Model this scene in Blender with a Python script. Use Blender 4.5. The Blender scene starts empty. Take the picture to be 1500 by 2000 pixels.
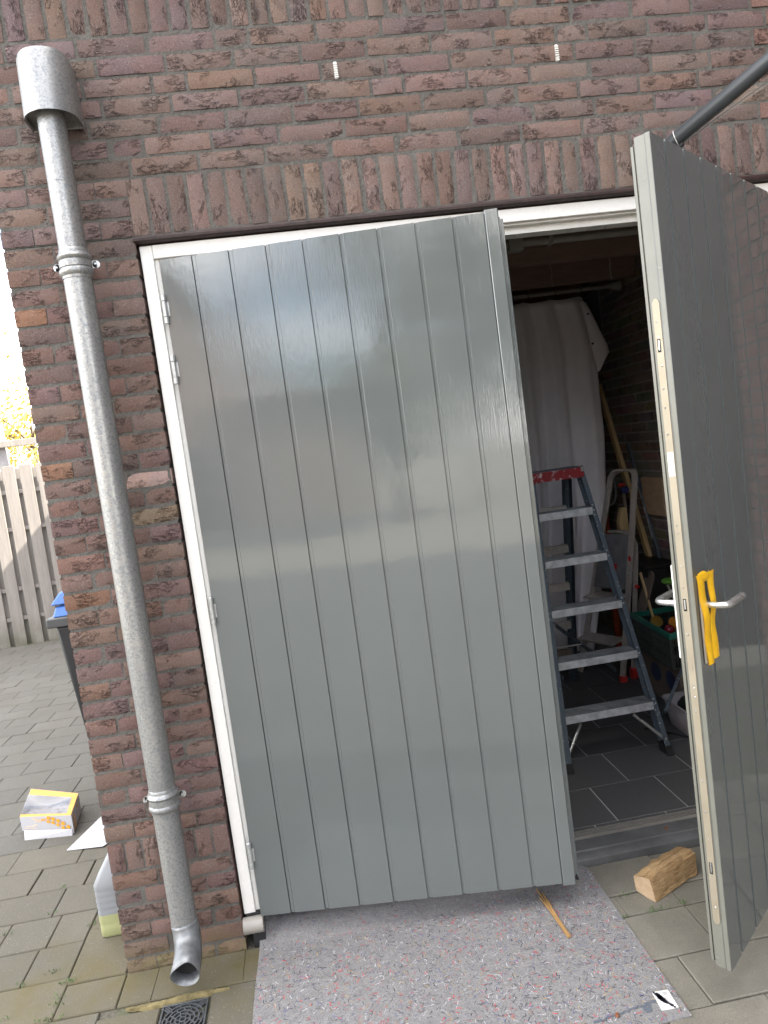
import bpy, bmesh, math, random
from mathutils import Vector, Matrix, noise
random.seed(7)
S = bpy.context.scene
COL = S.collection
# ---------------------------------------------------------------- camera
cam = bpy.data.cameras.new('camera'); camo = bpy.data.objects.new('camera', cam); COL.objects.link(camo)
CX, CY, CZ = 0.8354, -2.5266, 1.6847
cam.sensor_fit = 'HORIZONTAL'; cam.sensor_width = 36.0; cam.lens = 36.0 * 1437.92 / 1500.0
cam.clip_start = 0.05; cam.clip_end = 300
camo.matrix_world = (Matrix.Translation((CX, CY, CZ)) @ Matrix.Rotation(-0.1052, 4, 'Z')
                     @ Matrix.Rotation(1.4843, 4, 'X') @ Matrix.Rotation(-0.1331, 4, 'Z'))
cam.dof.use_dof = True; cam.dof.focus_distance = 2.6; cam.dof.aperture_fstop = cam.lens / 2.4
S.camera = camo
# ---------------------------------------------------------------- sky, sun, exposure
SUN_EL, SUN_AZ = math.radians(45), math.radians(-6)          # azimuth from +X towards +Y
W = bpy.data.worlds.new('World'); S.world = W; W.use_nodes = True
wt = W.node_tree; wn = wt.nodes; wl = wt.links
bg = wn['Background']
sky = wn.new('ShaderNodeTexSky'); sky.sky_type = 'NISHITA'; sky.sun_disc = False
sky.sun_elevation = SUN_EL; sky.sun_rotation = math.radians(90) - SUN_AZ
sky.air_density = 1.0; sky.dust_density = 2.0; sky.ozone_density = 1.0
wc = wn.new('ShaderNodeTexCoord'); wm = wn.new('ShaderNodeMapping'); wm.inputs['Scale'].default_value = (1, 1, 2.6)
wno = wn.new('ShaderNodeTexNoise'); wno.inputs['Scale'].default_value = 2.1; wno.inputs['Detail'].default_value = 6
wr = wn.new('ShaderNodeValToRGB'); wr.color_ramp.elements[0].position = 0.40; wr.color_ramp.elements[1].position = 0.62
wmx = wn.new('ShaderNodeMix'); wmx.data_type = 'RGBA'
wmx.inputs['B'].default_value = (11.5, 11.0, 10.4, 1)
wl.new(wc.outputs['Generated'], wm.inputs['Vector']); wl.new(wm.outputs['Vector'], wno.inputs['Vector'])
wl.new(wno.outputs['Fac'], wr.inputs['Fac']); wl.new(wr.outputs['Color'], wmx.inputs['Factor'])
wl.new(sky.outputs['Color'], wmx.inputs['A']); wl.new(wmx.outputs['Result'], bg.inputs['Color'])
bg.inputs['Strength'].default_value = 0.12
sun = bpy.data.lights.new('sun', 'SUN'); sun.energy = 4.2; sun.angle = math.radians(0.5); sun.color = (1.0, 0.93, 0.82)
suno = bpy.data.objects.new('sun', sun); COL.objects.link(suno)
sd = Vector((math.cos(SUN_EL) * math.cos(SUN_AZ), math.cos(SUN_EL) * math.sin(SUN_AZ), math.sin(SUN_EL)))
suno.rotation_euler = sd.to_track_quat('Z', 'Y').to_euler()
suno.location = sd * 30
S.view_settings.view_transform = 'Standard'; S.view_settings.look = 'None'
S.view_settings.exposure = 2.75; S.view_settings.gamma = 1.0
S.view_settings.use_curve_mapping = False
S.render.engine = 'CYCLES'
S.cycles.max_bounces = 10; S.cycles.diffuse_bounces = 5; S.cycles.glossy_bounces = 5
S.cycles.transmission_bounces = 6; S.cycles.transparent_max_bounces = 12
S.cycles.use_denoising = True

# ---------------------------------------------------------------- mesh helpers
OFF = {}
class MB:
    """collects faces (with a material slot number) and links them as one mesh object"""
    def __init__(s): s.v = []; s.f = []; s.m = []; s.tf = None
    def add(s, vs, fs, m=0):
        n = len(s.v); s.v += [Vector(p) for p in vs]
        for f in fs: s.f.append([n + i for i in f]); s.m.append(m)
        return s
    def box(s, x0, x1, y0, y1, z0, z1, m=0):
        vs = [(x0,y0,z0),(x1,y0,z0),(x1,y1,z0),(x0,y1,z0),(x0,y0,z1),(x1,y0,z1),(x1,y1,z1),(x0,y1,z1)]
        return s.add(vs, [(0,3,2,1),(4,5,6,7),(0,1,5,4),(1,2,6,5),(2,3,7,6),(3,0,4,7)], m)
    def hexa(s, bot, top, m=0):
        return s.add(list(bot) + list(top), [(0,3,2,1),(4,5,6,7),(0,1,5,4),(1,2,6,5),(2,3,7,6),(3,0,4,7)], m)
    def bar(s, p, q, w, t, side=(1,0,0), m=0):
        p, q = Vector(p), Vector(q); d = (q - p).normalized(); a = Vector(side); a = (a - d * a.dot(d)).normalized(); b = d.cross(a)
        vs = []
        for c in (p, q):
            for i, j in ((-1,-1),(1,-1),(1,1),(-1,1)): vs.append(c + a * (i * w / 2) + b * (j * t / 2))
        return s.add(vs, [(0,3,2,1),(4,5,6,7),(0,1,5,4),(1,2,6,5),(2,3,7,6),(3,0,4,7)], m)
    def tube(s, pts, r, n=12, m=0, caps=True, closed=False):
        pts = [Vector(p) for p in pts]; k = len(pts); rr = r if isinstance(r, (list, tuple)) else [r] * k
        up = None; vs = []
        for i, p in enumerate(pts):
            if closed: d = pts[(i + 1) % k] - pts[i - 1]
            else: d = pts[min(i + 1, k - 1)] - pts[max(i - 1, 0)]
            d.normalize()
            if up is None: up = Vector((0,0,1)) if abs(d.z) < .9 else Vector((0,1,0))
            a = (up - d * up.dot(d)).normalized(); up = a; b = d.cross(a)
            for j in range(n):
                t = 2 * math.pi * j / n; vs.append(p + (a * math.cos(t) + b * math.sin(t)) * rr[i])
        fs = []
        for i in range(k if closed else k - 1):
            i2 = (i + 1) % k
            for j in range(n): fs.append((i*n+j, i*n+(j+1)%n, i2*n+(j+1)%n, i2*n+j))
        if caps and not closed: fs.append(tuple(reversed(range(n)))); fs.append(tuple((k-1)*n + j for j in range(n)))
        return s.add(vs, fs, m)
    def prism(s, prof, z0, z1, m=0):
        """profile in x,y (counter clockwise from above) pulled up in z"""
        n = len(prof); vs = [(x,y,z0) for x,y in prof] + [(x,y,z1) for x,y in prof]
        return s.add(vs, [tuple(reversed(range(n))), tuple(range(n, 2*n))] + [(i,(i+1)%n,n+(i+1)%n,n+i) for i in range(n)], m)
    def prismx(s, prof, x0, x1, m=0):
        """profile in y,z pulled along x"""
        n = len(prof); vs = [(x0,y,z) for y,z in prof] + [(x1,y,z) for y,z in prof]
        return s.add(vs, [tuple(reversed(range(n))), tuple(range(n, 2*n))] + [(i,(i+1)%n,n+(i+1)%n,n+i) for i in range(n)], m)
    def lathe(s, prof, n=16, c=(0,0), m=0):
        vs = []; k = len(prof)
        for r, z in prof:
            for j in range(n): t = 2*math.pi*j/n; vs.append((c[0]+r*math.cos(t), c[1]+r*math.sin(t), z))
        fs = [(i*n+j, i*n+(j+1)%n, (i+1)*n+(j+1)%n, (i+1)*n+j) for i in range(k-1) for j in range(n)]
        fs += [tuple(reversed(range(n))), tuple((k-1)*n+j for j in range(n))]
        return s.add(vs, fs, m)
    def ball(s, c, r, n=10, m=0, sq=(1,1,1)):
        prof = [(max(1e-4, math.sin(math.pi*i/n)), -math.cos(math.pi*i/n)) for i in range(n+1)]
        k0 = len(s.v); s.lathe(prof, n*2, m=m)
        for i in range(k0, len(s.v)): v = s.v[i]; s.v[i] = Vector((c[0]+v.x*r*sq[0], c[1]+v.y*r*sq[1], c[2]+v.z*r*sq[2]))
        return s
    def mesh(s, name, mats, off=(0,0,0), smooth=35):
        me = bpy.data.meshes.new(name); o = Vector(off)
        me.from_pydata([v - o for v in s.v], [], s.f)
        for mt in (mats if isinstance(mats, (list, tuple)) else [mats]): me.materials.append(mt)
        me.polygons.foreach_set('material_index', s.m)
        bm = bmesh.new(); bm.from_mesh(me); bmesh.ops.recalc_face_normals(bm, faces=bm.faces); bm.to_mesh(me); bm.free()
        if smooth:
            me.polygons.foreach_set('use_smooth', [True] * len(me.polygons)); me.set_sharp_from_angle(angle=math.radians(smooth))
        me.update(); return me
    def build(s, name, mats, parent=None, local=False, bevel=0, smooth=35, segs=2):
        off = (0,0,0) if (parent is None or local) else OFF[parent.name]
        o = bpy.data.objects.new(name, s.mesh(name, mats, off, smooth)); COL.objects.link(o)
        if parent is not None: o.parent = parent; OFF[o.name] = off
        if bevel:
            b = o.modifiers.new('edge', 'BEVEL'); b.width = bevel; b.segments = segs; b.limit_method = 'ANGLE'; b.angle_limit = math.radians(40)
        return o
def tag(o, label=None, cat=None, group=None, kind=None):
    if label: o['label'] = label
    if cat: o['category'] = cat
    if group: o['group'] = group
    if kind: o['kind'] = kind
    return o
def thing(name, label, cat, loc=(0,0,0), group=None, rz=0.0):
    o = bpy.data.objects.new(name, None); o.empty_display_size = .1; COL.objects.link(o); o.location = loc; o.rotation_euler = (0,0,rz)
    OFF[o.name] = tuple(loc); return tag(o, label, cat, group)
def single(mb, name, mats, label, cat, group=None, kind=None, base=None, **k):
    """a thing that is one mesh, its origin at base"""
    base = base or (0,0,0)
    o = bpy.data.objects.new(name, mb.mesh(name, mats, base, k.get('smooth', 35))); COL.objects.link(o); o.location = base
    OFF[o.name] = tuple(base)
    if k.get('bevel'):
        b = o.modifiers.new('edge', 'BEVEL'); b.width = k['bevel']; b.segments = 2; b.limit_method = 'ANGLE'; b.angle_limit = math.radians(40)
    return tag(o, label, cat, group, kind)
def inst(name, me, parent, loc, rot=(0,0,0), color=(1,1,1,1)):
    o = bpy.data.objects.new(name, me); COL.objects.link(o); o.parent = parent
    p = OFF[parent.name]; o.location = (loc[0]-p[0], loc[1]-p[1], loc[2]-p[2]); o.rotation_euler = rot; o.color = color
    return o
def rf(a, b): return random.uniform(a, b)

# ---------------------------------------------------------------- material helpers
class Mat:
    def __init__(s, name):
        s.m = bpy.data.materials.new(name); s.m.use_nodes = True; s.t = s.m.node_tree; s.b = s.t.nodes['Principled BSDF']
        s.co = s.n('ShaderNodeTexCoord')
    def n(s, typ, **k):
        x = s.t.nodes.new(typ)
        for a, v in k.items(): setattr(x, a, v)
        return x
    def set(s, **k):
        for a, v in k.items():
            i = s.b.inputs[a.replace('_', ' ')]
            if hasattr(v, 'is_linked') or isinstance(v, bpy.types.NodeSocket): s.t.links.new(v, i)
            else: i.default_value = (*v, 1) if isinstance(v, tuple) and len(v) == 3 and i.type == 'RGBA' else v
        return s
    def lk(s, a, b): s.t.links.new(a, b)
    def vec(s, scale=(1,1,1), src='Object', off=None):
        mp = s.n('ShaderNodeMapping'); mp.inputs['Scale'].default_value = scale
        if src == 'World': o = s.n('ShaderNodeNewGeometry').outputs['Position']
        else: o = s.co.outputs[src]
        if off is not None:
            ad = s.n('ShaderNodeVectorMath', operation='ADD'); s.lk(o, ad.inputs[0]); s.lk(off, ad.inputs[1]); o = ad.outputs[0]
        s.lk(o, mp.inputs['Vector']); return mp.outputs['Vector']
    def rnd(s):
        oi = s.n('ShaderNodeObjectInfo'); sc = s.n('ShaderNodeVectorMath', operation='SCALE')
        cb = s.n('ShaderNodeCombineXYZ'); s.lk(oi.outputs['Random'], cb.inputs[0]); 
        m = s.n('ShaderNodeMath', operation='MULTIPLY'); m.inputs[1].default_value = 7.31; s.lk(oi.outputs['Random'], m.inputs[0])
        s.lk(m.outputs[0], cb.inputs[1]); s.lk(oi.outputs['Random'], cb.inputs[2])
        s.lk(cb.outputs[0], sc.inputs[0]); sc.inputs['Scale'].default_value = 37.0
        return sc.outputs[0]
    def ocol(s): return s.n('ShaderNodeObjectInfo').outputs['Color']
    def noise(s, vec, scale=5, detail=4, rough=.55, dist=0, typ=None, out='Fac'):
        x = s.n('ShaderNodeTexNoise')
        if typ: x.noise_type = typ
        x.inputs['Scale'].default_value = scale; x.inputs['Detail'].default_value = detail; x.inputs['Roughness'].default_value = rough; x.inputs['Distortion'].default_value = dist
        s.lk(vec, x.inputs['Vector']); return x.outputs[out]
    def voro(s, vec, scale=20, feature='F1', out='Distance', rand=1):
        x = s.n('ShaderNodeTexVoronoi', feature=feature); x.inputs['Scale'].default_value = scale; x.inputs['Randomness'].default_value = rand
        s.lk(vec, x.inputs['Vector']); return x.outputs[out]
    def ramp(s, fac, stops):
        x = s.n('ShaderNodeValToRGB'); cr = x.color_ramp
        while len(cr.elements) > len(stops): cr.elements.remove(cr.elements[-1])
        while len(cr.elements) < len(stops): cr.elements.new(1)
        for e, (p, c) in zip(cr.elements, stops):
            e.position = p; e.color = (c, c, c, 1) if isinstance(c, (int, float)) else (*c, 1)
        s.lk(fac, x.inputs['Fac']); return x.outputs['Color']
    def mix(s, fac, a, b, blend='MIX'):
        x = s.n('ShaderNodeMix', data_type='RGBA', blend_type=blend)
        for v, i in ((fac, 'Factor'), (a, 'A'), (b, 'B')):
            if isinstance(v, bpy.types.NodeSocket): s.lk(v, x.inputs[i])
            else: x.inputs[i].default_value = v if isinstance(v, (int, float)) else (*v, 1)
        return x.outputs['Result']
    def math(s, op, a, b=0.0, clamp=False):
        x = s.n('ShaderNodeMath', operation=op, use_clamp=clamp)
        for v, i in ((a, 0), (b, 1)):
            if isinstance(v, bpy.types.NodeSocket): s.lk(v, x.inputs[i])
            else: x.inputs[i].default_value = v
        return x.outputs[0]
    def bump(s, h, strength=.3, dist=.01, prev=None):
        x = s.n('ShaderNodeBump'); x.inputs['Strength'].default_value = strength; x.inputs['Distance'].default_value = dist
        s.lk(h, x.inputs['Height'])
        if prev is not None: s.lk(prev, x.inputs['Normal'])
        return x.outputs['Normal']
def plain(name, c, rough=.6, metal=0.0, var=.12, nscale=14, bump=0.0, bscale=80, src='Object', **k):
    """a base colour with a little cloudy variation, optional fine relief"""
    M = Mat(name); v = M.vec(src=src)
    n = M.noise(v, nscale, 5)
    c0 = tuple(x * (1 - var) for x in c); c1 = tuple(min(1, x * (1 + var)) for x in c)
    M.set(Base_Color=M.ramp(n, [(.3, c0), (.7, c1)]), Roughness=M.ramp(n, [(.3, min(1, rough*1.12)), (.7, rough*.9)]), Metallic=metal)
    if bump: M.set(Normal=M.bump(M.noise(v, bscale, 4), bump, .004))
    M.set(**k); return M.m

# ---------------------------------------------------------------- materials
def brick_mat(name, tint=1.0):
    M = Mat(name); off = M.rnd(); v = M.vec(off=off); w = M.vec(src='World')
    ve = M.vec((1, 1, 3.2), off=off); ve2 = M.vec((1, 1, 2.2), off=off)
    # crumpled folds: thin broken crevices running along the brick, in patches
    n1_ = M.noise(ve, 15, 3, .6, 1.3); n2_ = M.noise(ve2, 34, 3, .6, 1.0)
    cre = M.ramp(M.math('ABSOLUTE', M.math('SUBTRACT', n1_, .5)), [(.0, 1.0), (.012, .9), (.026, 0.0)])
    cre2 = M.ramp(M.math('ABSOLUTE', M.math('SUBTRACT', n2_, .5)), [(.0, .7), (.022, 0.0)])
    patch = M.ramp(M.noise(M.vec((1, 1, 1.6), off=off), 13, 3), [(.52, 0.0), (.60, 1.0)])
    crev = M.math('MULTIPLY', M.math('MAXIMUM', cre, cre2), patch)
    fold = M.math('MULTIPLY', n1_, patch)
    grit = M.noise(v, 330, 3, .75); mid = M.noise(v, 85, 5, .7); hue = M.noise(v, 12, 4)
    base = M.mix(M.ramp(hue, [(.35, 0.0), (.7, 1.0)]), M.ocol(), M.mix(1.0, M.ocol(), (1.10, .98, .90), 'MULTIPLY'))
    base = M.mix(M.ramp(mid, [(.34, .35), (.50, 0.0)]), base, M.mix(1.0, M.ocol(), (.58, .57, .60), 'MULTIPLY'))
    base = M.mix(M.ramp(grit, [(.53, 0.0), (.70, .55)]), base, M.mix(.5, M.mix(1.0, M.ocol(), (1.7, 1.75, 1.75), 'MULTIPLY'), (.40, .36, .33)))
    base = M.mix(M.ramp(grit, [(.30, .5), (.44, 0.0)]), base, M.mix(1.0, M.ocol(), (.45, .42, .42), 'MULTIPLY'))
    base = M.mix(M.math('MULTIPLY', crev, .80), base, M.mix(1.0, M.ocol(), (.22, .20, .20), 'MULTIPLY'))
    sx = M.n('ShaderNodeSeparateXYZ'); M.lk(w, sx.inputs[0])
    base = M.mix(M.math('MULTIPLY', M.ramp(sx.outputs[2], [(.02, 1.0), (.12, 0.0)]), M.ramp(M.noise(w, 14, 4), [(.35, .2), (.65, .9)])), base, (.17, .145, .075))
    h = M.math('SUBTRACT', M.math('ADD', fold, M.math('MULTIPLY', mid, .22)), M.math('MULTIPLY', crev, .8))
    nb = M.bump(grit, .75, .0022, M.bump(h, .85, .0070))
    M.set(Base_Color=base, Roughness=.9, Normal=nb, Specular_IOR_Level=.25); return M.m
M_BRICK = brick_mat('fired_brick')
def mortar_mat():
    M = Mat('mortar'); v = M.vec(src='World'); g = M.noise(v, 420, 3, .7); b = M.noise(v, 12, 4); m2 = M.noise(v, 70, 3)
    c = M.ramp(b, [(.3, (.095, .088, .078)), (.7, (.150, .140, .125))]); c = M.mix(M.ramp(g, [(.4, .5), (.62, 0.0)]), c, (.045, .042, .038))
    M.set(Base_Color=c, Roughness=.95, Normal=M.bump(g, .9, .003, M.bump(m2, .9, .009))); return M.m
M_MORTAR = mortar_mat()
def paver_mat(moss=True):
    M = Mat('concrete_paver'); off = M.rnd(); v = M.vec(off=off); w = M.vec(src='World')
    g = M.noise(v, 520, 2, .7); sp = M.noise(v, 210, 2, .6); b = M.noise(v, 6, 5, .6); st = M.noise(w, 2.2, 5, .65)
    c = M.mix(M.ramp(b, [(.3, .35), (.7, 0.0)]), M.ocol(), (.078, .075, .062))
    c = M.mix(M.ramp(st, [(.45, 0.0), (.72, .40)]), c, (.070, .064, .044))
    c = M.mix(M.ramp(g, [(.36, .55), (.5, 0.0)]), c, (.045, .042, .037))
    c = M.mix(M.ramp(sp, [(.66, 0.0), (.73, .8)]), c, (.30, .29, .26))
    if moss:
        # yellow-green algae along the foot of the wall and in patches
        sx = M.n('ShaderNodeSeparateXYZ'); M.lk(w, sx.inputs[0])
        d1 = M.math('ABSOLUTE', M.math('SUBTRACT', sx.outputs[1], -.03)); dx = M.math('MAXIMUM', M.math('SUBTRACT', sx.outputs[0], .45), 0.0)
        dx2 = M.math('MAXIMUM', M.math('SUBTRACT', -.32, sx.outputs[0]), 0.0)
        d = M.math('ADD', M.math('ADD', d1, M.math('MULTIPLY', dx, 2.0)), dx2)
        near = M.ramp(d, [(.02, 1.0), (.42, 0.0)])
        k = M.math('MULTIPLY', near, M.ramp(M.noise(w, 7, 5, .6), [(.36, 0.0), (.68, .72)]))
        c = M.mix(k, c, (.082, .066, .016))
    M.set(Base_Color=c, Roughness=.92, Normal=M.bump(sp, .35, .002, M.bump(g, .4, .0015))); return M.m
M_PAVER = paver_mat()
def sand_mat():
    M = Mat('joint_sand'); w = M.vec(src='World'); n = M.noise(w, 90, 4); p = M.noise(w, 5, 3)
    c = M.ramp(n, [(.3, (.045, .041, .032)), (.7, (.11, .10, .075))]); c = M.mix(M.ramp(p, [(.5, 0.0), (.62, .5)]), c, (.06, .085, .02))
    M.set(Base_Color=c, Roughness=1.0, Normal=M.bump(n, .6, .004)); return M.m
M_SAND = sand_mat()
def door_paint(name='grey_gloss_paint', grain_k=.24):
    M = Mat(name); v = M.vec((1,1,.05)); off = M.rnd(); v2 = M.vec((1, 1, .09), off=off); vl = M.vec(src='World')
    grain = M.noise(v2, 230, 3, .6, .3); patch = M.ramp(M.noise(vl, 3.2, 3), [(.38, .12), (.66, 1.0)])
    peel = M.noise(M.vec(src='World'), 26, 2); wav = M.noise(M.vec((1,1,.35), src='World'), 5.5, 2)
    hgt = M.math('MULTIPLY', grain, patch)
    nn = M.bump(hgt, grain_k, .0016, M.bump(peel, .035, .004, M.bump(wav, .05, .010)))
    cc = M.noise(vl, 2.0, 4)
    M.set(Base_Color=M.ramp(cc, [(.3, (.101, .112, .111)), (.7, (.110, .121, .120))]), Roughness=.055, Normal=nn, Coat_Weight=.5, Coat_Roughness=.03, Specular_IOR_Level=.6)
    M.lk(nn, M.b.inputs['Coat Normal']); return M.m
M_DOOR = door_paint()
M_DOOR2 = door_paint('smooth_grey_gloss_paint', .06)
M_DOORX = plain('grey_paint_warm_lit_edge', (.155, .155, .132), .25, var=.05, bump=.12, bscale=60)  # door grey made lighter and warmer, painting in reflected sunlight
M_DOORDK = plain('grey_paint_core', (.105, .115, .118), .35, var=.1)
M_WHITE = plain('white_frame_paint', (.70, .685, .65), .28, var=.02, bump=.08, bscale=50)
M_LINTEL = plain('oxide_red_steel', (.020, .0065, .0055), .5, var=.5, nscale=40, bump=.3)
M_RUBBER = plain('black_rubber', (.012, .012, .013), .7, bump=.2)
M_DARK = plain('dark_void', (.012, .011, .011), .95)
def zinc_mat():
    M = Mat('weathered_zinc'); v = M.vec(src='World'); sp = M.noise(v, 135, 4, .72); big = M.noise(M.vec((1,1,.4), src='World'), 9, 4); bl = M.noise(v, 70, 3, .6)
    c = M.ramp(big, [(.3, (.255, .256, .25)), (.7, (.335, .33, .312))])
    c = M.mix(M.ramp(sp, [(.49, 0.0), (.58, .68)]), c, (.155, .172, .195))
    c = M.mix(M.ramp(bl, [(.60, 0.0), (.68, .2)]), c, (.60, .57, .50))
    M.set(Base_Color=c, Metallic=.55, Roughness=M.ramp(sp, [(.4, .36), (.7, .58)]), Normal=M.bump(big, .12, .004, M.bump(sp, .15, .001))); return M.m
M_ZINC = zinc_mat()
M_ZINC2 = plain('bright_zinc_clip', (.55, .55, .55), .4, .7, .15)
M_STEEL = plain('zinc_plated_hinge', (.42, .43, .42), .36, .5, .18, 60)
def strip_mat():
    M = Mat('cream_steel_strip'); v = M.vec((1,1,.2)); n = M.noise(v, 30, 4); d = M.noise(M.vec(), 9, 4)
    M.set(Base_Color=M.ramp(d, [(.3, (.285, .248, .185)), (.7, (.34, .30, .228))]), Metallic=.35, Roughness=M.ramp(n, [(.3, .42), (.7, .5)])); return M.m  # cream tint paints in the warm sunlit reflection on the steel
M_STRIP = strip_mat()
M_ALU = plain('satin_aluminium_handle', (.62, .62, .61), .28, .85, .05, bump=.05)
M_TAPE = plain('yellow_tape', (.74, .42, .012), .42, var=.10, nscale=40, bump=.25, bscale=70)
M_LABEL = plain('white_label_paper', (.62, .61, .58), .6, var=.03)
M_INK = plain('black_ink', (.015, .016, .03), .5)
def felt_mat():
    M = Mat('recycled_felt'); v = M.vec(src='World'); a = M.noise(v, 260, 4, .75, .6); b = M.noise(v, 28, 5, .7); p = M.noise(v, 60, 3, .6, .8)
    c = M.ramp(a, [(.28, (.095, .093, .096)), (.45, (.190, .186, .184)), (.60, (.245, .239, .238)), (.75, (.345, .337, .336))])
    c = M.mix(M.ramp(b, [(.38, .35), (.55, 0.0)]), c, (.14, .137, .139))
    c = M.mix(M.ramp(p, [(.70, 0.0), (.76, .55)]), c, (.42, .13, .14))
    q = M.noise(M.vec((1,1,1), src='World'), 47, 3, .6, 1.2); c = M.mix(M.ramp(q, [(.69, 0.0), (.76, .5)]), c, (.10, .13, .26))
    st = M.noise(v, 9, 4, .65, .5); c = M.mix(M.ramp(st, [(.67, 0.0), (.73, .5)]), c, (.13, .125, .14))
    M.set(Base_Color=c, Roughness=1.0, Specular_IOR_Level=.1, Normal=M.bump(a, .7, .003, M.bump(b, .4, .006))); return M.m
M_FELT = felt_mat()
M_FIB = [plain('fibre_' + n, c, .95, Specular_IOR_Level=.1) for n, c in (('dark', (.03,.03,.045)), ('white', (.48,.47,.49)), ('red', (.46,.06,.075)), ('blue', (.07,.09,.25)), ('ochre', (.40,.27,.09)), ('grey', (.16,.15,.17)))]
def wood_mat(name, c0, c1, axis=(1,1,1), scale=30, rough=.75, bump=.3, stain=None):
    M = Mat(name); v = M.vec(axis, off=M.rnd()); g = M.noise(v, scale, 5, .6, 1.0); f = M.noise(v, scale * 6, 3, .6)
    c = M.ramp(g, [(.3, c0), (.7, c1)]); c = M.mix(M.ramp(f, [(.3, .3), (.6, 0.0)]), c, tuple(x * .5 for x in c0))
    if stain:
        sx = M.n('ShaderNodeSeparateXYZ'); M.lk(M.vec(src='World'), sx.inputs[0])
        k = M.math('MULTIPLY', M.ramp(sx.outputs[2], [(.0, 1.0), (.35, 0.0)]), M.ramp(M.noise(M.vec(src='World'), 6, 4), [(.3, .2), (.7, .9)]))
        c = M.mix(k, c, stain)
    M.set(Base_Color=c, Roughness=rough, Normal=M.bump(f, bump, .002, M.bump(g, bump, .003))); return M.m
M_FENCE = wood_mat('weathered_fence_wood', (.195, .178, .160), (.27, .247, .224), (1, 1, .06), 22, stain=(.07, .075, .04))
def log_mat():
    M = Mat('split_firewood'); v = M.vec((.09, 1, 1)); v2 = M.vec((.22, 1, 1)); g = M.noise(v, 70, 5, .65, .6); f = M.noise(v2, 190, 4, .7); t = M.noise(M.vec((.5,1,1)), 22, 4)
    c = M.ramp(t, [(.3, (.27, .165, .072)), (.7, (.42, .285, .145))])
    c = M.mix(M.ramp(g, [(.36, .75), (.47, 0.0)]), c, (.13, .070, .025)); c = M.mix(M.ramp(f, [(.55, 0.0), (.68, .5)]), c, (.55, .41, .24)); c = M.mix(M.ramp(f, [(.33, .55), (.44, 0.0)]), c, (.16, .09, .035))
    M.set(Base_Color=c, Roughness=.85, Normal=M.bump(f, .8, .0022, M.bump(g, 1.0, .006))); return M.m
M_LOG = log_mat()
M_LOGEND = wood_mat('sawn_end_grain', (.31, .21, .125), (.42, .31, .20), (1, .25, .8), 40, bump=.35)
M_BATTEN = wood_mat('pine_batten', (.50, .36, .17), (.62, .47, .25), (1, .2, .06), 30)
M_STICK = wood_mat('stirring_stick_wood', (.24, .13, .045), (.38, .23, .09), (1, .1, 1), 40)
M_BEAM = wood_mat('roof_beam_wood', (.22, .135, .10), (.28, .18, .135), (.08, 1, 1), 20)
M_PLY = wood_mat('plywood', (.48, .34, .22), (.55, .40, .27), (1, .15, .7), 14, bump=.1)
M_ROUGHW = wood_mat('grey_board_wood', (.15, .12, .10), (.22, .18, .15), (1, .2, .1), 20)
def tile_mat():
    M = Mat('dark_floor_tile'); v = M.vec(off=M.rnd()); n = M.noise(v, 40, 4); b = M.noise(M.vec(src='World'), 4, 4)
    c = M.ramp(n, [(.3, (.070, .070, .073)), (.7, (.095, .094, .094))]); c = M.mix(M.ramp(b, [(.5, 0.0), (.8, .3)]), c, (.085, .08, .074))
    M.set(Base_Color=c, Roughness=M.ramp(n, [(.3, .5), (.7, .62)]), Normal=M.bump(n, .08, .002)); return M.m
M_TILE = tile_mat()
M_GROUT = plain('light_grout', (.42, .41, .39), .9, src='World')
M_SILL = plain('bluestone_sill', (.090, .092, .094), .6, var=.25, nscale=10, bump=.25, src='World')
M_RAILALU = plain('threshold_aluminium', (.26, .245, .225), .5, .3, .08, 20)
M_INBRICK = brick_mat('inner_wall_brick')
M_CURT = plain('white_curtain_fabric', (.85, .82, .84), .85, var=.03, bump=.12, bscale=300)
M_TREADTOP = plain('shaded_tread_top', (.20, .21, .215), .6, .2, .35, 16)  # tread metal painted darker than its front to imitate shade on top
M_GALV = plain('galvanised_tread', (.58, .60, .62), .5, .3, .3, 24, bump=.1, bscale=120)
def rail_mat():
    M = Mat('blue_grey_ladder_paint'); v = M.vec(src='World'); s = M.noise(v, 75, 3, .6)
    c = M.mix(M.ramp(s, [(.66, 0.0), (.70, 1.0)]), (.090, .118, .145), (.62, .64, .65)); M.set(Base_Color=c, Roughness=.45, Metallic=.15); return M.m
M_RAIL = rail_mat()
def redtop_mat():
    M = Mat('paint_splashed_red'); v = M.vec((1,1,1), src='World'); s = M.noise(v, 45, 4, .7)
    c = M.mix(M.ramp(s, [(.56, 0.0), (.64, 1.0)]), (.28, .022, .028), (.62, .52, .52)); M.set(Base_Color=c, Roughness=.45); return M.m
M_REDTOP = redtop_mat()
M_ALUF = plain('brushed_aluminium_frame', (.58, .54, .50), .4, .55, .12, 30)
M_ALUD = plain('grey_platform', (.22, .225, .24), .5, .2, .15)
M_RED = plain('red_plastic', (.52, .035, .03), .4)
M_GREEN = plain('dark_green_plastic', (.018, .17, .125), .4)
M_GREENDK = plain('blackish_green_plastic', (.045, .055, .050), .45)
M_LIME = plain('bright_green_plastic', (.12, .34, .045), .4)
M_BLACK = plain('black_plastic', (.016, .017, .019), .42)
M_BLUE = plain('blue_plastic', (.04, .12, .36), .4)
M_GREYPL = plain('grey_pvc', (.040, .045, .050), .34, var=.06, bump=.04)
M_LGREY = plain('light_grey_pvc', (.27, .25, .225), .45, var=.08)
M_CARD = plain('white_cardboard', (.33, .33, .345), .55, var=.02)
M_ORANGE = plain('orange_print', (.62, .26, .012), .45, var=.05)
M_ORANGE2 = plain('pale_orange_print', (.78, .50, .22), .45, var=.05)
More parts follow.
